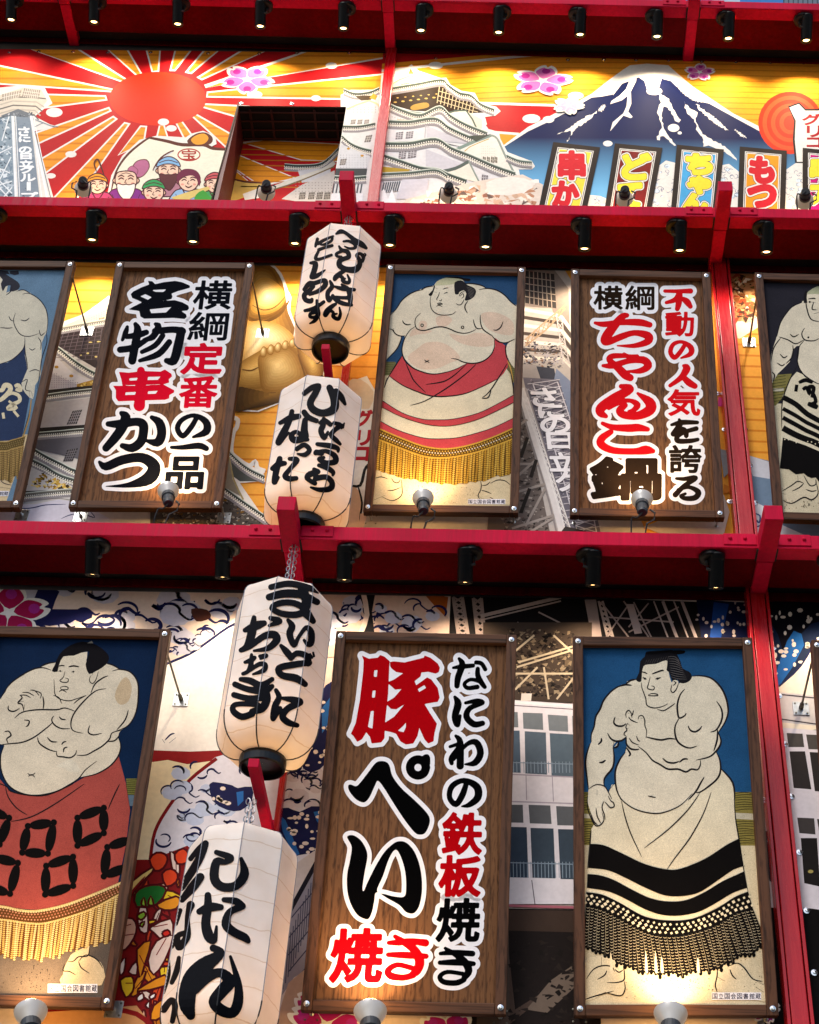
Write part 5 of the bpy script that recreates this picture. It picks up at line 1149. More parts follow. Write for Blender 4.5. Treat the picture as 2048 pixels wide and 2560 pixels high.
# banners
m.win(1400, 130, .66122)
def banner(q, bg, ch, ink_, n):
    q = nums(q); lo = lambda k: np.array([between(between(q[0], q[1], u), between(q[3], q[2], u), v) for u, v in ((k, k*.5), (1-k, k*.5), (1-k, 1), (k, 1))])
    m.fill(q, "2c2523"); m.fill(lo(.115), WHT); m.fill(lo(.132), "1d1a1c"); m.fill(lo(.145), WHT); m.fill(lo(.165), bg)
    rows = []
    for (c_, a, b, w0, w1, b_) in ch: rows.append((ink_, f"G{c_} {w0} {a} {w1} {b} {b_}"))
    for i, (c_, it) in enumerate(rows):
        D, xs, ys = sdf_glyph(it, m.z, 1.2, 12)
        for k, (lev, col) in enumerate(((5.0, "1d1a1c"), (3.9, WHT), (1.1, "1d1a1c"), (0, c_))):
            if ink_ == RD5 and k == 2: continue
            m.cells(march(D, xs, ys, lev), col, m.h+.00006*(k+1)+i*.00001)
    m.up(12)
RD5 = "cf2230"
banner("-25,340 152,360 92,640 -92,640", "ead94a", [("串", 378, 478, -2, 92, 7), ("か", 492, 578, -25, 68, 7)], RD5, 2)
banner("208,345 388,362 336,650 160,650", "7c1d1c", [("ど", 388, 478, 240, 340, 8), ("て", 500, 585, 225, 305, 8)], "f0dc3c", 2)
banner("442,350 620,368 592,650 415,650", "4aa6dc", [("ち", 390, 458, 482, 572, 8), ("ゃ", 474, 532, 488, 566, 8), ("ん", 540, 600, 466, 552, 8)], "f0dc3c", 3)
banner("680,357 858,373 850,650 670,650", "eb9a22", [("も", 400, 492, 722, 806, 8), ("つ", 508, 582, 716, 812, 9)], RD5, 2)
banner("918,362 1095,380 1100,650 917,650", "c41a78", [("串", 402, 478, 950, 1040, 7), ("カ", 490, 570, 950, 1040, 7)], "f0dc3c", 2)
m.win(950, 130, .5102); m.blossom(796, 140, 152, 76, rot=.2); m.blossom(925, 262, 80, 46, "e3a2be", .4, "f2d6e0")
m.win(1400, 130, .66122); m.blossom(528, 76, 60, 34, rot=.1)
m.done(); m.screws("1090,146 1420,150 1510,149 1590,150 1672,151 1755,154 1840,155 1926,157 2009,158 966,142")

# ---------------- middle panel, left of the right pillar
OR2, OB2 = "e9a33c", "cf7f22"
m = Mural("middle printed panel of castle roofs and golden shapes and a steel tower", [nums("-90,651 1792,683 1873,1385 -90,1385")], OR2)
m.win(540, 650, 420/768)
for y in range(-60, 1300, 54): m.line([(-1100, y-30), (300, y+2), (1000, y+12)], 8, OB2, 2, 1, up=False)
m.up()
# castle roofs at left
m.win(0, 600, 300/874)
m.fill("330,640 640,530 800,410 900,380 1500,330 1500,2100 -200,2100 -200,760", WHT); m.fill("330,700 560,600 790,480 900,420 1500,400 1500,2100 -200,2100 -200,760", "c9c2bc")
m.fill("440,640 800,470 900,430 900,640 760,600", "ded0b8"); m.line("440,630 620,540 800,410", 16, "efe9dd", 2, 1); m.dots([(560+18*i, 620-9*i+14*j) for i in range(14) for j in range(4)], 4, "9d958a", n=4); m.grid("722,570 762,560 758,592 718,600", 4, 2, "7a6a52", "c7b99c", 4)
m.fill("360,690 720,625 900,600 900,960 690,930 420,770", "2c2024")
for i in range(9): m.line([(470+i*40, 660-i*8), (400+i*44, 850+i*4)], 4, "61525a", 0, 1, up=False); m.line([(400, 690+i*24), (740, 640+i*28)], 3.5, "61525a", 0, 1, up=False)
m.dots("640,825,10,7 590,840,8,6 700,850,10,7 660,745,14,5 720,740,14,5", 1, "d9c27a"); m.eave("360,668 470,650 600,625 760,598 900,580", 12, "b9b2a2")
m.eave("330,770 420,800 520,880 600,935 690,985 900,1070", 16, "4a5652"); m.fill("330,850 420,860 520,960 690,1040 560,1060 300,960", "cfcacc"); m.dots("412,925,16,11 520,990,16,11", 1, "a97e2e")
m.fill("330,950 560,1050 640,1070 330,1090", "b3adb4"); m.dots([(345+17*i, 975+16*j) for i in range(16) for j in range(7) if i*.45 < j+2], 5, "8d8790", n=4); m.fill("560,1050 670,1020 900,1010 900,1080 560,1095", "a07c30"); m.speck("570,1045 900,1010 900,1080 570,1090", 60, ["d3b25a", "6a4a1c", "e2c878"], 6, 16, 7)
m.fill("320,1095 660,1060 900,1040 900,1110 320,1140", "1f1a1a"); m.eave("300,1150 480,1125 660,1105 900,1085", 13, "544e48"); m.fill("290,1190 660,1150 900,1130 900,1340 260,1370", "b1a8a6")
m.grid("530,1245 600,1235 560,1340 485,1345", 5, 5, "3a3638", "8d868a", 5); m.fill("260,1370 620,1345 900,1330 900,1390 250,1410", "171414"); m.eave("250,1425 440,1410 600,1395 900,1380", 13, "4d4844"); m.fill("230,1460 600,1430 900,1420 900,1640 600,1600 240,1520", "5d5a62")
m.grid("490,1530 570,1515 530,1610 460,1612", 5, 5, "2a282c", "6d686e", 5); m.eave("230,1530 330,1590 450,1650 560,1700 900,1800", 16, "3d4644"); m.eave("210,1610 320,1660 420,1720 530,1760 900,1860", 16, "59625e")
m.fill("200,1640 330,1700 520,1790 900,1880 900,1960 160,1830", "cfcac8"); m.speck("180,1780 320,1700 520,1800 510,1830", 110, ["c9a040", "8d6a20", "e6ca78", "3a2a14"], 10, 24, 8); m.fill("160,1830 510,1815 520,1835 150,1850", "1d1818"); m.eave("150,1870 340,1850 520,1835 900,1820", 14, "8a867e")
m.fill("-200,1940 250,1925 430,1890 640,1930 720,1985 800,2100 -200,2100", "c8c4d2", 2); m.line("-100,1960 200,1955 330,1930 480,1925", 8, "26305c"); m.line("445,2030 520,2000 600,1995 690,2020 640,1960", 8, "26305c")
m.win(540, 650, 420/768)
m.fill("-300,1130 40,1050 260,1200 300,1290 -300,1290", "4a4440"); m.speck("-280,1150 20,1080 240,1200 -280,1260", 300, ["8a847c", "2a2624", "c2bcb2", "5d564e", "75541e"], 5, 14, 9)
m.line("75,720 100,730 95,765 80,790 70,870 90,900 150,940 180,920 190,950 225,965", 20, WHT, 3, 1); m.fill("60,880 110,930 220,960 215,1010 110,1020 200,1150 260,1210 30,1080", WHT); m.fill("62,885 95,915 150,985 215,1012 110,1012 80,990", "4d5250"); m.eave("62,888 110,935 160,970 222,1000", 9, "5d6663"); m.eave("35,1050 110,1105 190,1160 262,1210", 10, "55605c"); m.line("60,900 80,1000 125,1095", 8, "a89a6a", 2, 1); m.fill("60,905 75,1000 112,1080 40,1040", "8d8474")
# golden rounded form, plain
m.fill("170,20 240,10 300,60 330,140 345,170 340,230 365,300 372,380 470,420 490,560 330,640 80,690 80,300", WHT, 2)
m.orb("150,30 240,20 290,70 315,140 330,240 360,310 360,380 470,430 485,560 320,640 80,680 80,300", "7a5420", "b98d42", (200, 400), 6, 2, .5)
m.orb("165,45 245,35 285,95 300,150 318,200 280,250 210,275 140,260", "6b481a", "d8b468", (225, 150), 9)
m.orb("175,110 230,80 285,110 318,160 300,215 225,250 160,225", "a87c34", "efdba4", (235, 165), 9); m.line("165,205 215,228 270,215 320,165", 5, "5a3c16", 4, .4); m.line("150,262 215,282 290,250 335,185", 14, "5e4018", 4, .4)
m.orb("135,300 260,285 345,335 372,400 300,420 220,420 120,500", "b58a44", "fbf0cc", (215, 345), 10); m.orb("90,490 190,420 240,400 330,390 400,430 430,490 300,560 190,590 90,580", "8d6628", "dcb86a", (160, 500), 9)
m.orb("195,440 250,410 330,395 380,440 410,540 330,595 220,600 198,520", "8a6226", "e6ca88", (280, 480), 10); m.orb("375,395 440,415 480,450 485,540 440,565 405,500 380,440", "7a5420", "d9b566", (440, 470), 8)
for x in range(5): m.orb(np.array([(200+x*33, 425-x*11), (215+x*33, 395-x*9), (232+x*33, 405-x*10), (228+x*33, 440-x*11), (210+x*33, 445-x*11)]), "8a6226", "f2dfa8", (214+x*33, 410-x*10), 6, 3)
m.line("375,430 395,490 415,550", 8, "6b481a", 4, .5); m.line("120,500 160,505 195,490", 6, "6b481a", 4, .5)
m.orb("95,580 200,605 330,600 420,570 485,525 480,570 330,640 180,675 85,690", "3f2a10", "8d6628", (260, 610), 8, 3)
# white vest lettering
m.fill("600,560 690,530 730,600 720,700 705,1230 560,1230 600,900", WHT, 0); m.fill("600,560 660,545 720,600 700,680 610,660", "dccab0", 2)
letters(m, [("ac1d2c", "Gグ 640 688 712 760 4 -.1"), ("ac1d2c", "Gリ 648 780 704 845 4 -.1"), ("ac1d2c", "Gコ 636 858 698 915 5 -.1")], m.z, 0, 1.2, h=.0003); m.up(10)
m.fill("560,1020 640,1040 665,1100 650,1240 540,1240", "d8b596", 2); m.line("610,1030 660,1030 680,960 700,930", 14, LN, 3, .5); m.line("650,1035 668,1110 660,1180 670,1240", 10, LN, 3, .5)
m.fill("660,1160 720,1150 1100,1180 1100,1280 650,1280", "d9b49a"); m.blossom(760, 1230, 90, 70, "ad2a58", .3); m.blossom(1000, 1215, 130, 80, "b32c7c", .5); m.fill("790,1190 905,1190 905,1280 790,1280", "bf6a1c")
# steel tower photograph
m.win(1280, 660, 170/306)
m.fill("-400,10 60,10 230,15 290,110 330,300 480,900 640,1300 -700,1300 -500,600", "b9afa8"); m.fill("40,20 190,25 255,110 262,400 240,440 180,200 40,190", "8d8078"); m.grid("60,30 190,45 200,200 60,175", 7, 5, "3c3838", "a8988a", 4)
for k in range(7): m.line([(-60, 205+k*36), (60, 205+k*36), (200, 230+k*33), (225, 240+k*30), (290, 330+k*26)], 15, ["e8ded0", "4a403c"][k % 2], 0, 1)
m.speck("30,340 240,360 230,470 30,460", 260, ["2c2a30", "7c757c", "b5aeb2", "53505a", "8a6a54"], 3, 12, 11); m.truss("60,340 150,260 245,180", "60,370 160,290 240,200", 9, 4, "b09478"); m.truss("200,230 215,330 230,450", "225,230 235,330 260,450", 8, 3, "c9c0bc")
m.fill("40,450 130,455 150,520 30,510", "a29a98"); m.fill("110,460 190,470 200,520 130,520", "3d3f4c"); m.fill("200,470 300,560 330,800 250,900 190,520", "7c87a0")
m.fill("50,510 210,520 330,900 420,1300 240,1300", "6f6a76"); m.speck("60,520 210,530 300,1100 160,1000", 420, ["5d5864", "a39eaa", "45414c", "8d8894", "37343c"], 3, 10, 12)
m.fill("-60,600 40,560 190,1300 -120,1300", "6a5f5a"); m.speck("-60,620 50,640 180,1240 -60,1240", 420, ["3c3532", "8d827a", "524944", "a89c92", "2a2523"], 4, 14, 13)
m.line("40,560 110,800 190,1060 250,1300", 34, "d8d2d0", 3, 1); m.line("62,560 140,810 215,1060 290,1300", 10, "a59d9c", 3, 1); m.line("20,570 90,810 165,1060 222,1300", 8, "8d8584", 3, 1)
m.truss("70,600 200,1000 300,1300", "48,600 150,900 270,1300", 24, 3, "e3dedc")
for P in ("20,960 110,880", "20,840 75,800", "10,1030 150,990", "60,1180 150,1010", "0,1190 190,1130", "60,1220 190,1140", "20,900 120,900", "10,740 70,700"): m.line(nums(P), 11, "9a8f88", 0, 1, up=False); m.h += m.dh*.2
for P in ("40,870 70,780", "85,960 110,880", "40,1120 80,1010"): m.line(nums(P), 16, "241f1e", 0, 1, up=False)
m.up()
for i in range(26): m.line([(70+i*9, 540+i*30), (215+i*8.5, 520+i*30)], 3.5, "c9c4cc", 0, 1, up=False); m.h += m.dh*.2
m.truss("95,540 200,860 320,1300", "205,530 300,830 400,1300", 26, 3, "d3ced6")
letters(m, [("efecf2", f"G{ch} {x} {y} {x+w_} {y+h_} 4 .12") for ch, x, y, w_, h_ in (("さ", 90, 560, 110, 80), ("に", 120, 630, 110, 60), ("の", 130, 690, 130, 70), ("日", 160, 760, 110, 70), ("立", 170, 850, 110, 80), ("グ", 200, 930, 110, 90))], m.z, 1.2, 1.3, "4a4650", .0006); m.up(20)
m.fill("150,1300 240,1180 330,1200 480,1300", "3a3434"); m.win(1420, 980, 410/1725); m.fill("1560,1100 1640,1080 1700,1260 1640,1500 1000,1500 800,1420", "c6b4a8"); m.fill("1600,600 1700,620 1720,820 1640,900", "8a929a"); m.fill("1640,970 1720,1000 1730,1050 1640,1065", "c87a2a"); m.fill("1580,50 1620,60 1620,150 1580,150", "c23c92")
m.done(); m.screws("1795,984 1811,1074 1817,1158 1824,1254")
# ---------------- middle panel, right of the pillar
m = Mural("middle printed panel of orange bands and pale food photo at the right edge", [nums("1792,683 2140,690 2140,1395 1873,1385")], OR2)
m.win(1780, 600, 268/781)
for y in range(600, 1640, 78): m.line([(60, y), (900, y+30)], 15, OB2, 0, 1, up=False)
m.up(); m.fill("60,230 900,240 900,560 330,640 200,720 120,690 100,560", "e9d9c4", 0); m.fill("60,235 900,245 900,500 330,560 220,590 130,600 90,400", "a9744a"); m.speck("90,245 420,250 330,590 130,590", 170, ["e6c49a", "7a4422", "c79662", "3c2216", "f0ddc0", "9a3a20", "5a4a20"], 10, 42, 14)
m.fill("260,1570 420,1610 900,1700 900,2160 330,2160 290,1900", "6f86a0"); m.fill("255,1565 430,1620 420,1740 300,1720 270,1650", "c9ccd8"); m.fill("290,1895 420,1960 520,2080 700,2160 330,2160", "dcdce4"); m.line("310,1990 350,2010 345,2060 320,2040 325,2090 380,2060", 12, "20407a", 3, .6)
m.done(); m.screws("1822,757 1834,832 1843,908 1852,988 1863,1073 1876,1163 1888,1257")

# ---------------- lowest panel, left of the pillar: foam, building, lattice
PNK, NVY, LBL = "d9c2b2", "1a1c46", "b8b4c2"
m = Mural("lowest printed panel of foaming waves with a white building and steel lattice", [nums("-90,1472 1893,1503 2029.5,2760 -90,2760")], PNK)
def swirl(q, n, seed, w=9, base=None, col=NVY, blob=LBL):
    q = nums(q); r_ = np.random.RandomState(seed)
    if base: m.fill(q, base)
    for i in range(n):
        a, b = r_.rand(2); p = (q[0]*(1-a)+q[1]*a)*(1-b)+(q[3]*(1-a)+q[2]*a)*b; k = r_.uniform(.7, 1.5)*w*1.9
        if i % 3 == 0: m.dots([(p[0]+k*.4, p[1]+k*.2, k*1.3, k*.9)], 1, blob, n=9, up=False)
        a0 = r_.choice([3.4, 3.9, 2.6, .2]); an = a0+np.linspace(0, r_.uniform(1.9, 3.3), 7); rad = k*np.linspace(1, .75, 7)
        L = np.stack([p[0]+rad*np.cos(an), p[1]+rad*.8*np.sin(an)], 1)
        if r_.rand() < .5: L = np.vstack([L, L[-1]+(k*.7, k*.5), L[-1]+(k*1.2, k*.3)])
        m.line(L, w*r_.uniform(.5, .85), col, 3, .3, up=False); m.h += m.dh*.12
    m.up()
m.win(0, 1470, 860/980)
swirl("-60,0 700,10 640,150 -60,150", 62, 31, 14); m.fill("110,0 170,10 150,60 240,60 200,100 90,100", NVY, 2)
for c_ in ((25, 70), ): m.blossom(c_[0], c_[1], 120, 85, "a01848", .1)
m.fill("205,70 255,60 262,85 220,95", NVY, 2); m.fill("545,60 590,62 600,85 560,95", "4a2a22", 3); m.fill("720,250 560,180 470,220 440,420 720,420", "efe6da"); m.fill("470,217 560,178 640,110 700,60 760,420 440,420", "efe6da", 0); m.line("470,218 540,188 590,155 650,112 690,95", 7, NVY, 3, 1); swirl("480,170 600,110 560,170 470,215", 14, 33, 7)
m.win(300, 1700, 560/798)
m.fill("-360,-40 420,-60 420,255 -360,255", "efe6da"); m.line("160,215 180,195 195,190", 6, NVY); m.line("150,210 160,225", 5, NVY); m.line("175,225 200,205", 5, NVY)
m.fill("-360,255 110,250 250,255 420,248 420,290 330,290 240,302 170,285 90,298 -360,300", "8a1a1c", 0); m.fill("-360,300 90,296 170,285 240,300 330,288 250,360 170,450 120,560 110,640 -360,640", "ead8b0")
m.fill("340,275 760,150 760,640 700,640 540,700 110,660 110,590 130,520 180,430 250,350", "d8d4dc"); m.line("345,280 250,355 175,450 125,540 108,640", 12, "7a1418", 4, 1)
swirl("190,300 480,290 400,560 130,600", 40, 35, 11, None, NVY, "b9c2d8"); swirl("590,250 720,180 700,460 590,450", 34, 36, 11, None, NVY, "c9c0c8")
for q in ("320,370 350,365 400,375 420,385 470,380 470,430 430,465 380,462 330,430", "560,470 600,455 640,470 720,450 720,630 640,650 560,560", "640,250 740,190 740,290 680,330 645,300", "690,90 780,-10 790,200 700,230"): m.fill(q, NVY, 2)
for q in ("415,400 440,395 440,430 420,450", "570,480 590,500 640,620 620,630 580,540", "690,470 720,465 720,530 700,500", "720,100 780,20 770,120 720,190"): m.fill(q, "2a64a8", up=False)
m.up(); rb = np.random.RandomState(40)
for (x0, y0, x1, y1, n) in ((330, 385, 400, 440, 8), (600, 470, 720, 620, 26), (660, 230, 730, 320, 8), (700, 60, 780, 210, 14)):
    P = np.stack([rb.uniform(x0, x1, n), rb.uniform(y0, y1, n), rb.uniform(5, 13, n), rb.uniform(4, 9, n)], 1); m.dots(P, 1, "e6d4c6", n=8)
m.line("600,650 640,635 700,625", 22, "d9d2d6", 3, .6)
# cartoon treasure heap in red outlines
m.fill("-360,640 110,640 240,590 300,640 300,1000 160,1330 -360,1330", "7c1416"); 
def chunk(P, c): m.fill(P, c, 2, up=False); m.h += m.dh*.3; m.line(P, 8, "4e0c10", 2, 1, True, False); m.h += m.dh*.3
rc = np.random.RandomState(77)
for i in range(46):
    x, y = rc.uniform(-10, 290), rc.uniform(650, 1320); k = rc.uniform(14, 40); an = rc.uniform(0, 6.28); ca, sa = math.cos(an), math.sin(an)
    q = np.array([(-k*1.4, -k*.3), (-k*.3, -k*.5), (k*1.3, -k*.2), (k*1.1, k*.3), (0, k*.45), (-k*1.2, k*.3)])*rc.uniform(.7, 1.3, (6, 1)); q = np.stack([x+q[:, 0]*ca-q[:, 1]*sa, y+q[:, 0]*sa+q[:, 1]*ca], 1)
    chunk(q, ["d98a1e", "e3c9bc", "c8401e", "d9a890", "e8c22a", "b86a18", "ece0d4", "8d1a1c"][i % 8]); m.line([q[0]*.7+q[3]*.3, q[0]*.3+q[3]*.7+(3, 4)], 6, "4e0c10", 0, .5, up=False)
m.up()
for P, c in (("105,640 130,615 160,620 170,640 155,670 125,680", "d8431f"), ("195,620 225,600 245,620 240,650 205,655", "d8431f"), ("150,690 180,672 205,690 200,720 165,735", "d8431f"), ("55,760 90,735 140,730 165,750 130,800 60,808", "1f6a28"), ("75,800 85,775 92,805", "8fbf3a"), ("100,800 110,770 120,800", "8fbf3a"), ("60,840 85,825 92,840 75,855", "8fbf3a"), ("70,870 88,860 80,880", "8fbf3a"),
             ("130,800 200,770 215,790 200,815 160,820", "e09022"), ("0,780 40,720 110,670 115,685 60,740 20,800 0,830", "e2c476"), ("10,860 45,850 60,880 50,920 20,960 0,950", "d9a890"), ("110,880 180,850 190,900 180,950 120,900", "e3c9bc"), ("130,930 190,910 160,1000 120,1050 100,1000", "e3c9bc"), ("60,960 110,930 90,1010 70,1060", "d98a1e"), ("0,1070 40,1055 50,1080 45,1110 20,1130", "e8c22a"), ("60,1000 30,1040 60,1050", "e3c9bc"), ("0,1010 20,990 15,1040 0,1050", "ece4e0"), ("90,1085 160,1050 160,1090 60,1110", "d98a1e"), ("60,1130 80,1115 85,1135 65,1145", "ece4e0"), ("105,1125 125,1115 125,1130 110,1138", "ece4e0"), ("90,1160 105,1145 105,1170", "ece4e0"), ("120,1160 160,1140 150,1200 110,1210", "d98a1e"), ("150,900 170,890 180,905 160,915", "c8281e")): chunk(P, c)
for P in ("10,800 50,745 90,700", "5,880 40,870", "15,910 50,905", "70,980 100,1040", "120,880 170,870", "130,980 165,920", "20,1080 45,1080"): m.line(P, 7, "7c1416", 3, .5, up=False); m.h += m.dh*.2
m.up(); m.fill("-360,1190 60,1160 130,1250 150,1330 -360,1330", "c08a5a", 0); m.line("-60,1170 60,1190 130,1260 150,1330", 18, "7c1416", 3, 1)
# dark building side and wall behind the lower lantern
m.fill("560,700 690,610 720,600 720,1330 500,1330", "cfc0b8"); m.fill("590,850 690,680 720,650 720,1000 620,1060 560,1150", "8d8790"); m.line("700,650 640,760 580,870", 16, "1d1a22", 0, 1)
for i in range(12): m.line([(690-i*9, 700+i*22), (690-i*9-10, 860+i*22)], 3.4, "4a4a5c", 0, 1, up=False)
for i in range(6): m.line([(700, 740+i*60), (600, 860+i*60)], 4, "3c3c50", 0, 1, up=False)
m.up(); m.fill("600,1080 720,980 760,1330 520,1330", "b59682"); m.blossom(700, 1180, 90, 95, "b32c6c", .3)
# top strip and building photograph between the lettered board and the wrestler
m.win(820, 1480, 1228/980)
m.fill("-100,0 215,8 245,60 240,130 -100,130", "c9aa98"); m.fill("190,2 240,10 235,50 215,30", "a05018"); swirl("-20,10 230,30 230,90 -20,90", 40, 41, 7); m.fill("60,0 75,40 60,100 95,100 88,40 95,0", LN); m.line("70,0 78,45 66,80", 10, PNK, 2, 1)
m.fill("245,0 745,20 760,130 240,130", "120e0e"); m.fill("735,15 900,25 900,130 750,130", "0c1230"); m.fill("770,20 800,24 780,110 760,110", "183a7a")
for A, B, n in (("250,10 262,100", "268,10 282,100", 9), ("290,12 300,100", "306,12 314,100", 8)): m.truss(A, B, n, 4, "8d7a72"); 
m.line([(305, 48), (465, 10)], 7, "a08d84", 0, 1); m.line([(305, 56), (465, 18)], 3, "a08d84", 0, 1); m.fill("512,15 535,15 548,100 528,100", "8d7a74"); m.truss("540,18 560,100", "548,18 572,100", 9, 2.6, "a08d84")
for P in ("545,20 600,90", "600,25 555,90", "640,22 600,70", "600,80 700,30", "555,50 690,60", "420,40 520,90", "380,60 350,100", "590,18 640,90", "650,100 610,20"): m.line(nums(P), 3, "8d7a74", 0, 1, up=False); m.h += m.dh*.2
m.fill("595,24 610,24 627,82 612,84", "a08d88"); 
for x in (650, 668, 690, 706): m.line([(x, 18), (x+32, 100)], 6 if x in (668, 706) else 3, "a08d88", 0, 1, up=False); m.h += m.dh*.2
m.up(); P = np.stack([rb.uniform(735, 850, 26), rb.uniform(20, 90, 26), rb.uniform(2, 5, 26), rb.uniform(2, 5, 26)], 1); m.dots(P, 1, "b9a8a0", n=7)
m.win(1240, 1580, .8)
m.fill("-40,-30 300,-30 300,220 -40,220", "40342c"); m.speck("40,-10 250,0 250,200 40,200", 420, ["1c1614", "5a4a3a", "7d6a54", "2a211d", "8d7a62", "120e0c"], 3, 13, 43)
for P in ("65,110 245,55", "70,95 240,45", "60,130 240,130", "60,180 130,110", "150,110 165,210", "190,210 245,140", "60,60 120,10", "180,10 245,70"): m.line(nums(P), 6, "bba78c", 0, 1, up=False); m.h += m.dh*.2
m.up()
for x, w_ in ((55, 205), ): 
    m.fill("-60,205 240,225 330,232 330,850 -60,850", "dcd4d8"); m.fill("80,192 112,192 110,215 78,215", "d8c8bc"); m.line("-60,212 250,232", 6, "e9e2e0", 0, 1); m.line("-60,222 250,242", 3, "6a6068", 0, 1)
def pane(q, c): m.fill(q, c, up=False)
for q, c in (("-60,250 68,250 70,298 -60,298", "6f7478"), ("84,252 146,254 148,306 86,302", "6f7478"), ("162,258 224,262 226,312 166,308", "757a7e"), ("238,262 300,266 300,316 240,314", "757a7e"), ("-60,308 74,308 78,440 -60,436", "4d5c6c"), ("90,310 156,314 160,446 92,442", "54606c"), ("168,316 240,320 300,322 300,452 174,450", "566470"),
             ("-60,538 84,540 86,596 -60,594", "54565a"), ("102,540 170,542 174,600 106,598", "5a5c60"), ("188,544 300,548 300,606 192,604", "5a5c60"), ("-60,606 96,610 102,768 -60,764", "2f3c4c"), ("108,612 180,614 186,770 114,768", "384450"), ("194,616 300,618 300,774 202,772", "384450")): pane(q, c)
m.up()
for y0, y1 in ((405, 440), (718, 768)):
    for x in range(-56, 250, 11): m.line([(x, y0), (x+1, y1)], 2.2, "8796a4", 0, 1, up=False)
    m.line([(-60, y0), (250, y0+8)], 3, "8796a4", 0, 1, up=False)
m.up(); m.line("-60,440 300,456", 4, "a89ca6", 0, 1); m.line("-60,526 300,538", 4, "a89ca6", 0, 1); m.line("94,445 96,525", 3, "a89ca6", 0, 1); m.line("176,450 180,530", 3, "a89ca6", 0, 1); m.line("112,775 122,850", 3, "6a6068", 0, 1); m.line("-60,852 300,862", 8, "a8606c", 0, 1)
m.fill("-80,862 320,868 330,1300 -120,1300", "1c1513"); m.fill("-80,866 320,872 320,940 -80,930", "3d2e26"); m.fill("40,1000 60,1180 140,1130 100,1180 0,1260 -60,1260", "4a3a32"); m.fill("95,1180 170,1090 300,1000 300,1060 160,1190", "6a5a4e"); m.fill("-60,900 40,920 44,1300 -60,1300", "4d4038"); m.speck("40,960 300,960 300,1280 40,1280", 160, ["17120f", "1f1815", "261e1a"], 5, 22, 44)
m.win(1430, 1980, 520/1725); m.fill("1600,0 1700,0 1700,1000 1600,900", "d0cad0"); m.fill("1600,320 1660,340 1700,760 1640,740 1600,500", "30363c"); m.fill("1600,960 1900,960 1900,2600 1600,2600", "0f0d0d"); m.fill("1640,60 1700,60 1700,180 1640,180", "8d9098")
m.win(700, 2260, 600/1725); m.blossom(330, 870, 300, 210, "a8206a", .2); m.blossom(1210, 930, 260, 170, "a8206a", .5); m.win(1430, 1980, 520/1725); m.blossom(1600, 1800, 130, 130, "b83a86", .2)
m.done(); m.screws("1941,2242 1956,2396 1921,2105 1905,2000 1972,2440")
# ---------------- lowest panel, right of the pillar
m = Mural("lowest printed panel of dark windows and dotted blue at the right edge", [nums("1893,1503 2140,1507 2170,2760 2029.5,2760")], "16233f")
m.win(1870, 1480, 178/202)
m.fill("60,20 300,20 300,60 180,90 100,170 85,120 60,80", "0c0b14"); m.fill("95,180 130,110 160,150 90,265 80,240", "1f5a9c", 2); P = np.stack([rb.uniform(65, 200, 36), rb.uniform(50, 240, 36), rb.uniform(3, 9, 36), rb.uniform(3, 8, 36)], 1); m.dots(P, 1, "d8ccc0", n=7)
m.fill("88,270 150,210 195,130 300,90 300,380 95,400", "e8dcc8", 0); m.line("88,268 150,210 195,132", 5, NVY, 3, 1); m.fill("85,285 300,300 300,390 98,370", "c9c2c0"); m.line("85,290 300,312", 4, "4a444c", 0, 1); m.line("90,360 300,390", 4, "4a444c", 0, 1)
m.fill("98,385 300,400 300,920 150,900 120,600", "d8d2da")
for q, c in (("110,400 155,402 160,440 115,440", "4a4644"), ("165,404 300,410 300,450 172,446", "4a4644"), ("118,452 162,452 180,560 130,556", "302c2c"), ("175,454 300,460 300,575 190,565", "2c2828"), ("140,640 188,642 192,688 146,684", "403c3c"), ("196,644 300,650 300,695 204,690", "403c3c"), ("150,698 196,698 205,836 160,826", "1f1c1c"), ("210,700 300,705 300,850 218,838", "1f1c1c")): m.fill(q, c, up=False)
m.up(); m.fill("158,895 300,915 300,1400 170,1400", "0e0c0d"); m.dots("178,793,8,5", 1, "a89a5a")
m.done(); m.screws("1934,1620 1948,1740 1962,1860 1979,1991 1999,2131 2017,2277 2036,2432")
# ---------------- panel above the top eave
zt = EAVES[0][0](1.7)+.08
m = Mural("blue printed panel above the top eave at the upper right corner", [cast_q for cast_q in [nums("900,-300 2250,-300 2250,40 900,-12")]], "3f78b8")
m.win(0, 0, 1); m.fill("1780,-200 1850,-200 1850,20 1780,10", "a8c0cc"); m.fill("1960,-200 2048,-200 2048,20 1960,20", "6a7480")
for i in range(8): m.line([(1955+i*12, -200), (1960+i*12, 20)], 3, "3a4450", 0, 1, up=False)
m.done()
# the wall itself
wm = MB(); wm.box((-6.5, .02, -1.5), (q0[0, 0]-.04, .9, 14)); wm.box((q0[1, 0]+.04, .02, -1.5), (5.2, .9, 14)); 
wm.box((q0[0, 0]-.0399, .02, -1.5), (q0[1, 0]+.0399, .9, q0[2, 2]-.01)); wm.box((q0[0, 0]-.0399, .02, ztop+.035), (q0[1, 0]+.0399, .9, 14)); wm.box((q0[0, 0]-.0399, DEP+.03, q0[2, 2]-.0099), (q0[1, 0]+.0399, .9, ztop+.0349))
wm.build("wall_body", M_WALL, wall)
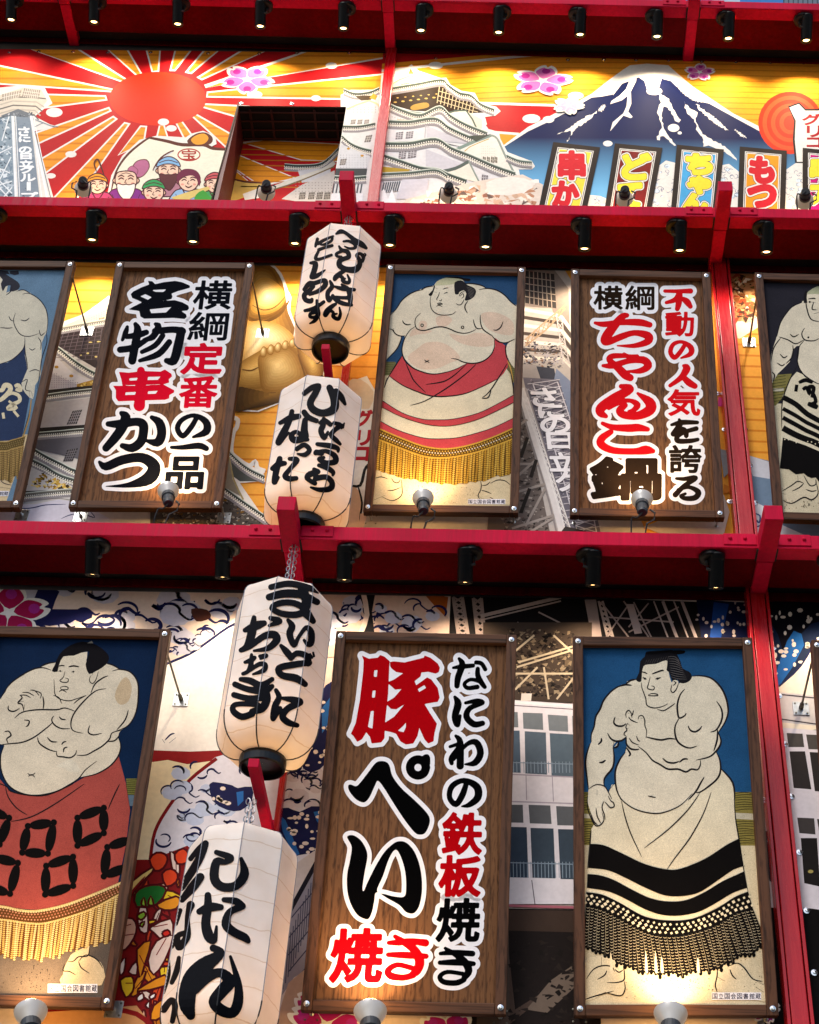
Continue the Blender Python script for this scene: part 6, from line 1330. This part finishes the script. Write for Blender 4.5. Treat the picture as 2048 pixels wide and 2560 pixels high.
# ------------------------------------------------------------------ paper lanterns
def paper_mat():
    m = bpy.data.materials.new("lantern_paper"); m.use_nodes = True; n = m.node_tree.nodes; l = m.node_tree.links; b = n["Principled BSDF"]
    tc = n.new("ShaderNodeTexCoord"); nz = n.new("ShaderNodeTexNoise"); nz.inputs["Scale"].default_value = 7; nz.inputs["Detail"].default_value = 5; l.new(tc.outputs["Object"], nz.inputs["Vector"])
    sp = n.new("ShaderNodeSeparateXYZ"); l.new(tc.outputs["Object"], sp.inputs[0])
    ad = n.new("ShaderNodeMath"); ad.operation = 'MULTIPLY_ADD'; ad.inputs[1].default_value = .05; l.new(nz.outputs[0], ad.inputs[0]); l.new(sp.outputs[2], ad.inputs[2])
    dv = n.new("ShaderNodeMath"); dv.operation = 'MULTIPLY'; dv.inputs[1].default_value = 7.2; l.new(ad.outputs[0], dv.inputs[0])
    fr = n.new("ShaderNodeMath"); fr.operation = 'FRACT'; l.new(dv.outputs[0], fr.inputs[0])
    gt = n.new("ShaderNodeMath"); gt.operation = 'LESS_THAN'; gt.inputs[1].default_value = .035; l.new(fr.outputs[0], gt.inputs[0])
    rp = n.new("ShaderNodeValToRGB"); rp.color_ramp.elements[0].color = (*srgb("ebe3da"), 1); rp.color_ramp.elements[1].color = (*srgb("f7f2ec"), 1); rp.color_ramp.elements[0].position = .3; rp.color_ramp.elements[1].position = .6
    l.new(nz.outputs[0], rp.inputs[0])
    mx = n.new("ShaderNodeMixRGB"); mx.inputs[2].default_value = (*srgb("d6c5b3"), 1); l.new(rp.outputs[0], mx.inputs[1]); l.new(gt.outputs[0], mx.inputs[0])
    l.new(mx.outputs[0], b.inputs["Base Color"]); b.inputs["Roughness"].default_value = .55
    bp = n.new("ShaderNodeBump"); bp.inputs["Strength"].default_value = .35; bp.inputs["Distance"].default_value = .012; l.new(nz.outputs[0], bp.inputs["Height"]); l.new(bp.outputs[0], b.inputs["Normal"])
    tr = n.new("ShaderNodeBsdfTranslucent"); tr.inputs[0].default_value = (*srgb("f6dfc0"), 1)
    ms = n.new("ShaderNodeMixShader"); ms.inputs[0].default_value = .30; l.new(b.outputs[0], ms.inputs[1]); l.new(tr.outputs[0], ms.inputs[2]); l.new(ms.outputs[0], n["Material Output"].inputs[0])
    return m
M_PAPER = paper_mat(); M_RIB = mat("rib_wire", "1c1a1a", rough=.5); M_RIBP = mat("papered_rib", "83858f", rough=.6); M_CAP = mat("black_lacquer", "060606", rough=.3, spec=.35); M_CHN = mat("chain_steel", "b0b2b4", rough=.3, metal=.95)
M_INK = ink("0e0f14", "brush")
RL = .262
def lantern(x, z0, z1, s0, s1, rot, hook, label, rows, win, glow, fat=1.0):
    """octagonal lantern: body z0..z1, straight sides s0..s1"""
    y = -.43; t = thing("paper_lantern", (x, y, z1+.04), label, "lantern", "white paper lanterns between the boards")
    prof = []
    for k in range(9):
        a = k/8*math.pi/2; prof.append((z0+(s0-z0)*(1-math.cos(a)), .112+(RL-.112)*math.sin(a)**.85))
    prof += [(s0+(s1-s0)*k/4, RL) for k in (1, 2, 3)]
    for k in range(10):
        q = math.pi/2*k/9; prof.append((s1+(z1-s1)*math.sin(q)**.62, .112+(RL-.112)*max(0, math.cos(q))**.72))
    ang = [math.radians(rot-90+45*k) for k in range(8)]
    V = []; F = []; n = len(prof)
    for k in range(8):
        for (z, r) in prof:
            for a in (ang[k], ang[(k+1) % 8]): V.append((x+r*math.cos(a), y+r*math.sin(a), z))
        b = k*n*2
        for i in range(n-1): F.append((b+2*i, b+2*i+1, b+2*i+3, b+2*i+2))
    body = link("paper_body", V, F, M_PAPER, None, t, smooth=True)
    for k in range(8):
        P = [(x+(r+.001)*math.cos(ang[k]), y+(r+.001)*math.sin(ang[k]), z) for z, r in prof]
        m = MB(); m.tube(P[:9], .0036, 0); m.tube(P[8:], .0022, 1); m.build("rib", [M_RIB, M_RIBP], t)
    m = MB(); m.frame((x, y, z0+.004), (0, 0, -1), [(.108, -.02), (.118, 0), (.120, .02), (.116, .055), (.104, .06), (.104, .03), (.02, .026), (.001, .026)], 0, 32); m.build("bottom_cap", M_CAP, t, smooth=False)
    m = MB(); m.frame((x, y, z1-.004), (0, 0, 1), [(.108, -.02), (.117, 0), (.117, .035), (.111, .042), (.10, .042), (.10, .03), (.001, .03)], 0, 32); m.build("top_cap", M_CAP, t)
    m = MB()
    hz = hook; nl = max(3, int((hz-z1-.03)/.022)); hx = x
    for i in range(nl):
        z = z1+.035+(hz-z1-.03)*(i+.5)/nl; a = np.linspace(0, 2*np.pi, 13); rr = .014
        u = np.array([1, 0, 0]) if i % 2 else np.array([0, 1, 0])
        for off in (-.014, .016): m.tube([np.array([x+off*(1 if i % 2 else .6), y, z])+u*rr*.7*math.cos(q)+np.array([0, 0, rr*1.25])*math.sin(q) for q in a], .0032, 0, 5, False)
    m.build("chain", M_CHN, t)
    # brush lettering wrapped on the paper
    T = BVHTree.FromPolygons([tuple(v) for v in V], F)
    NV = []; NF = []; k = 0
    for it in rows:
        D, xs, ys = sdf_glyph(it, win, 1.45, 3)
        polys = march(D, xs, ys, fat, merge=False)
        for q in polys:
            d = rays(q); ok = True; pts = []
            for dd in d:
                dv = Vector(dd).normalized(); h = T.ray_cast(Vector(CAMP), dv)
                if h[0] is None: ok = False; break
                pts.append(np.array(h[0]-dv*.0035))
            if ok: NV += pts; NF.append(tuple(range(k, k+len(q)))); k += len(q)
    link("lettering", NV, NF, M_INK, None, body)
    ld = bpy.data.lights.new("lantern_bulb", 'POINT'); ld.energy = glow*.7; ld.color = (1, .62, .30); ld.shadow_soft_size = .05
    lo = bpy.data.objects.new("lantern_bulb", ld); COL.objects.link(lo); lo.parent = t; lo.location = (0, 0, z0+.13-(z1+.04))
    return t
E1 = EYE
lantern(-1.205, 7.03+E1, 7.97+E1, 7.165+E1, 7.85+E1, -16, 8.29+E1, "highest white paper lantern with black brush writing against orange stripes", [
 "810,140,25 870,108,60 930,120,45 1000,170,50 1080,235,65 1170,290,80 1240,345,40", "915,250,25 990,245,35 1075,290,45 1080,340,40 1000,350,30 930,320,15",
 "850,320,25 890,375,50 970,400,60 990,470,60 920,500,60 860,530,70 860,600,75 950,650,75 1080,655,90 1145,590,70 1140,510,55 1105,450,45 1150,425,40 1200,470,50 1190,540,30;880,395,40 815,425,38 815,460,30 880,475,40;1203,440,14 1220,425,14 1235,445,14 1220,465,14 1203,448,14",
 "925,680,40 880,700,60 800,760,60 790,800,40 850,745,45 900,775,50 905,810,40;970,730,20 1000,800,40 985,845,45 920,830,50 895,800,35 940,785,20",
 "720,820,30 750,900,60 690,980,60 690,1070,60 715,1105,40 760,1030,45;790,900,30 900,930,60 1070,945,45;890,870,30 980,940,65 1010,1040,75 1010,1150,55;1020,1060,55 900,1060,45 790,1055,45 800,1090,50 900,1140,60 1030,1165,40",
 "800,1150,40 740,1190,60 670,1250,60 655,1310,60 720,1245,40 765,1270,40;855,1200,20 870,1290,40 840,1365,50 775,1340,50 765,1305,40 820,1290,20",
 "540,215,40 520,290,40 510,325,25;765,175,25 700,200,32 600,250,45 555,285,35;755,180,28 740,240,35 650,290,35 590,300,18", "750,310,40 640,340,40 560,370,45;550,400,35 512,490,45 570,505,40 740,445,35",
 "440,560,35 510,570,70 490,680,75 455,765,55 540,740,60 650,660,15", "350,940,50 420,860,70 500,850,60 640,810,60 650,880,70 560,960,60 430,1010,45;480,900,50 410,970,60 350,1020,65 370,1090,65 440,1110,65 460,1085,45",
 "360,1245,40 470,1220,55 560,1170,50 630,1120,45;530,1100,35 540,1200,50 550,1300,60 500,1390,50 430,1430,18;520,1265,50 440,1290,42 435,1335,40 500,1340,40 540,1300,30"], (700, 560, 300/1725), 1.6, .6)
lantern(-1.215, 5.575+E1, 6.56+E1, 5.715+E1, 6.45+E1, -15, 6.69+E1, "second white paper lantern down with black brush writing behind a red bracket end", [
 "690,410,50 780,340,60 870,315,50 830,400,70 765,520,75 800,605,80 920,650,80 1050,600,95 1060,480,95 1000,340,70;1080,380,60 1140,450,70 1190,540,30",
 "880,770,30 940,740,50 1010,790,50;930,720,40 920,800,60 895,870,60 935,950,55 980,880,20;1055,770,35 1130,800,50 1060,860,50 1020,920,50 1080,980,50 1130,1030,30;1155,790,14 1148,840,12;1180,775,12 1168,830,12",
 "850,1030,40 1000,1050,60 1095,1080,50 1105,1120,25;840,1130,60 900,1140,60;830,1140,50 950,1115,45 1060,1170,60 1070,1245,65 960,1260,55 875,1215,50 930,1195,30",
 "870,1290,40 950,1310,60 1040,1370,50 1040,1410,25;810,1340,40 860,1370,50 760,1400,70 725,1450,50 820,1510,50;830,1450,60 960,1435,60 1030,1500,60 1010,1575,65 880,1590,50 770,1560,18",
 "395,770,40 520,710,70 620,690,60;540,630,50 510,740,60 430,900,80 375,1010,70 440,950,40 500,890,18;690,640,60 740,700,60 840,745,50;700,740,60 690,860,80 700,950,70 570,980,75 535,920,60 600,880,40 690,960,60 735,975,30",
 "600,1090,50 690,1040,50 755,1100,50 700,1160,50 610,1150,18", "300,1330,50 380,1275,70 450,1265,50;390,1210,60 350,1350,70 325,1495,60 370,1440,35;510,1210,40 600,1225,60 520,1330,50 455,1420,60 510,1455,60 590,1450,50"], (620, 900, 320/1568), 1.8, 1.0)
lantern(-1.255, 4.03+E1, 5.04+E1, 4.21+E1, 4.92+E1, -4, 5.42+E1, "third white paper lantern down beside the wrestler with folded arms", [
 "630,190,50 800,155,55 960,185,60 1100,230,45;610,290,60 760,255,75 930,265,75 1090,340,55;940,200,80 985,330,90 965,420,90 1000,470,80 1050,530,50;980,410,60 860,350,55 720,350,55 640,400,50 740,455,55 880,465,60 980,430,60",
 "800,520,30 840,580,60 815,660,60 860,765,50 905,690,30 980,595,40 1030,640,60 1030,740,60 1000,765,40 960,720,22",
 "730,775,30 780,830,60 830,890,60;1000,950,60 990,880,55 890,850,50 830,900,45;1010,945,55 850,965,60 710,1000,60 740,1070,60 880,1100,70 970,1160,50;1020,860,16 1040,895,16;1050,845,14 1060,880,14",
 "680,1220,35 710,1290,50 670,1380,60 650,1505,45 720,1400,40;750,1300,30 850,1315,60 920,1340,60 800,1400,60 745,1480,60 800,1540,60 890,1570,40",
 "370,620,40 480,575,80 560,550,50;460,495,40 440,640,80 390,780,60 330,820,40 420,780,50 560,680,60 660,665,70 685,720,70 600,800,50 460,825,18;625,500,40 710,530,60 610,575,22",
 "370,940,25 430,920,45 465,895,35;435,865,25 430,960,45 400,1030,35 350,1055,30 420,1020,30 510,960,40 570,965,45 555,1020,45 450,1060,15;520,880,30 580,875,40 525,905,18",
 "330,1110,40 420,1125,60 530,1170,60 640,1110,40;270,1160,50 400,1210,55 560,1225,70 640,1180,40;260,1265,50 400,1300,55 560,1295,60;560,1180,60 590,1300,70 540,1400,75 440,1430,50;500,1365,45 350,1355,45 260,1370,45 255,1430,55 340,1485,60 440,1455,60"], (520, 1420, 340/1357), 1.5)
lantern(-1.285, 2.55+E1, 3.575+E1, 2.72+E1, 3.46+E1, 7, 3.80+E1, "lowest white paper lantern with large brush writing at the bottom edge of the photo", [
 "600,560,40 730,610,60 680,650,45 600,650,70 580,800,80 650,880,75 780,870,75 860,760,80 830,620,28", "440,1110,50 540,1070,80 640,1070,50;520,960,55 520,1070,70 500,1220,80 530,1340,90 580,1375,50 600,1250,18;670,1000,40 780,1015,60 840,1060,60;820,1070,60 720,1120,60 690,1230,80 760,1300,75 860,1350,70 895,1385,40",
 "570,1450,60 640,1500,70 480,1620,150 360,1750,150 325,1950,150 360,2075,80;400,1830,90 520,1720,90 640,1680,80 720,1760,110 650,1850,110 580,1950,100 650,2030,100 750,2050,90 800,1950,90 800,1770,60 730,1530,22",
 "360,620,40 440,520,40 505,475,40 430,640,70 300,850,60 280,900,30;450,790,70 380,880,80 280,1000,50", "262,1100,36 220,1220,40;360,1050,70 330,1160,40 330,1320,60 300,1390,60 250,1440,60 240,1340,45 310,1310,45;180,1430,50 210,1340,25", "150,1570,30 150,1700,40 105,1860,30;250,1540,30 230,1660,50 185,1770,35", "110,2020,60 180,1935,50 215,1990,50 190,2130,40"], (380, 1980, 420/1561), 1.5)
# small bracket arms that carry the second and the lowest lantern
for (xa, xb, za, zb, lab) in ((-1.206, -1.158, 6.68, 6.722, "small red bracket arm in front of the highest lantern's base"), (-1.268, -1.216, 3.805, 3.853, "small red bracket arm in front of the third lantern's base")):
    t = thing("bracket_arm", ((xa+xb)/2, -.735, za+E1), lab, "bracket", "small red bracket arms")
    m = MB(); m.box((xa, -.735, za+E1), (xb, -.06, zb+E1)); m.build("arm", M_RED, t, bevel=.003)
    m = MB(); m.box((xa-.012, -.0595, za+E1-.05), (xb+.012, -.05, zb+E1+.05)); m.build("end_plate", M_RED, t, bevel=.001)
# floodlights
zd = lambda lv, x: EAVES[lv][0](x)+EAVES[lv][1]-.01
for lv, lst, Y, tl, pw in ((1, [(208, 469), (666, 478), (1122, 484), (1561, 493), (2012, 499)], -.30, 1.05, 4), (2, [(421, 1232), (1058, 1250), (1605, 1253)], -.36, .42, 15)):
    for i, p in enumerate(lst):
        x = at_y(p[0], p[1], Y)[0]
        nm = (["in front of the lucky faces", "below the recessed opening", "in front of the white castle walls", "in front of the dark red banner", "at the right edge of the picture"] if lv == 1 else ["at the foot of the skewer menu board", "at the feet of the red and white wrestler", "at the foot of the red hotpot board"])[i]
        flood(p, zd(lv, x), Y, tl, (-1 if lv == 1 and i == 0 else 1), "reflector floodlight standing on the eave "+nm, pw, 1.02)
for p, nm in (((77, 2541), "under the wrestler with the salmon apron"), ((926, 2541), "under the board with the big red character"), ((1677, 2547), "under the wrestler on bright blue")):
    c = at_y(p[0], p[1], -.36); flood(p, c[2]-.22, -.36, .42, 1, "reflector floodlight cut by the bottom edge "+nm, 20, 1.22)
# murals stand-in
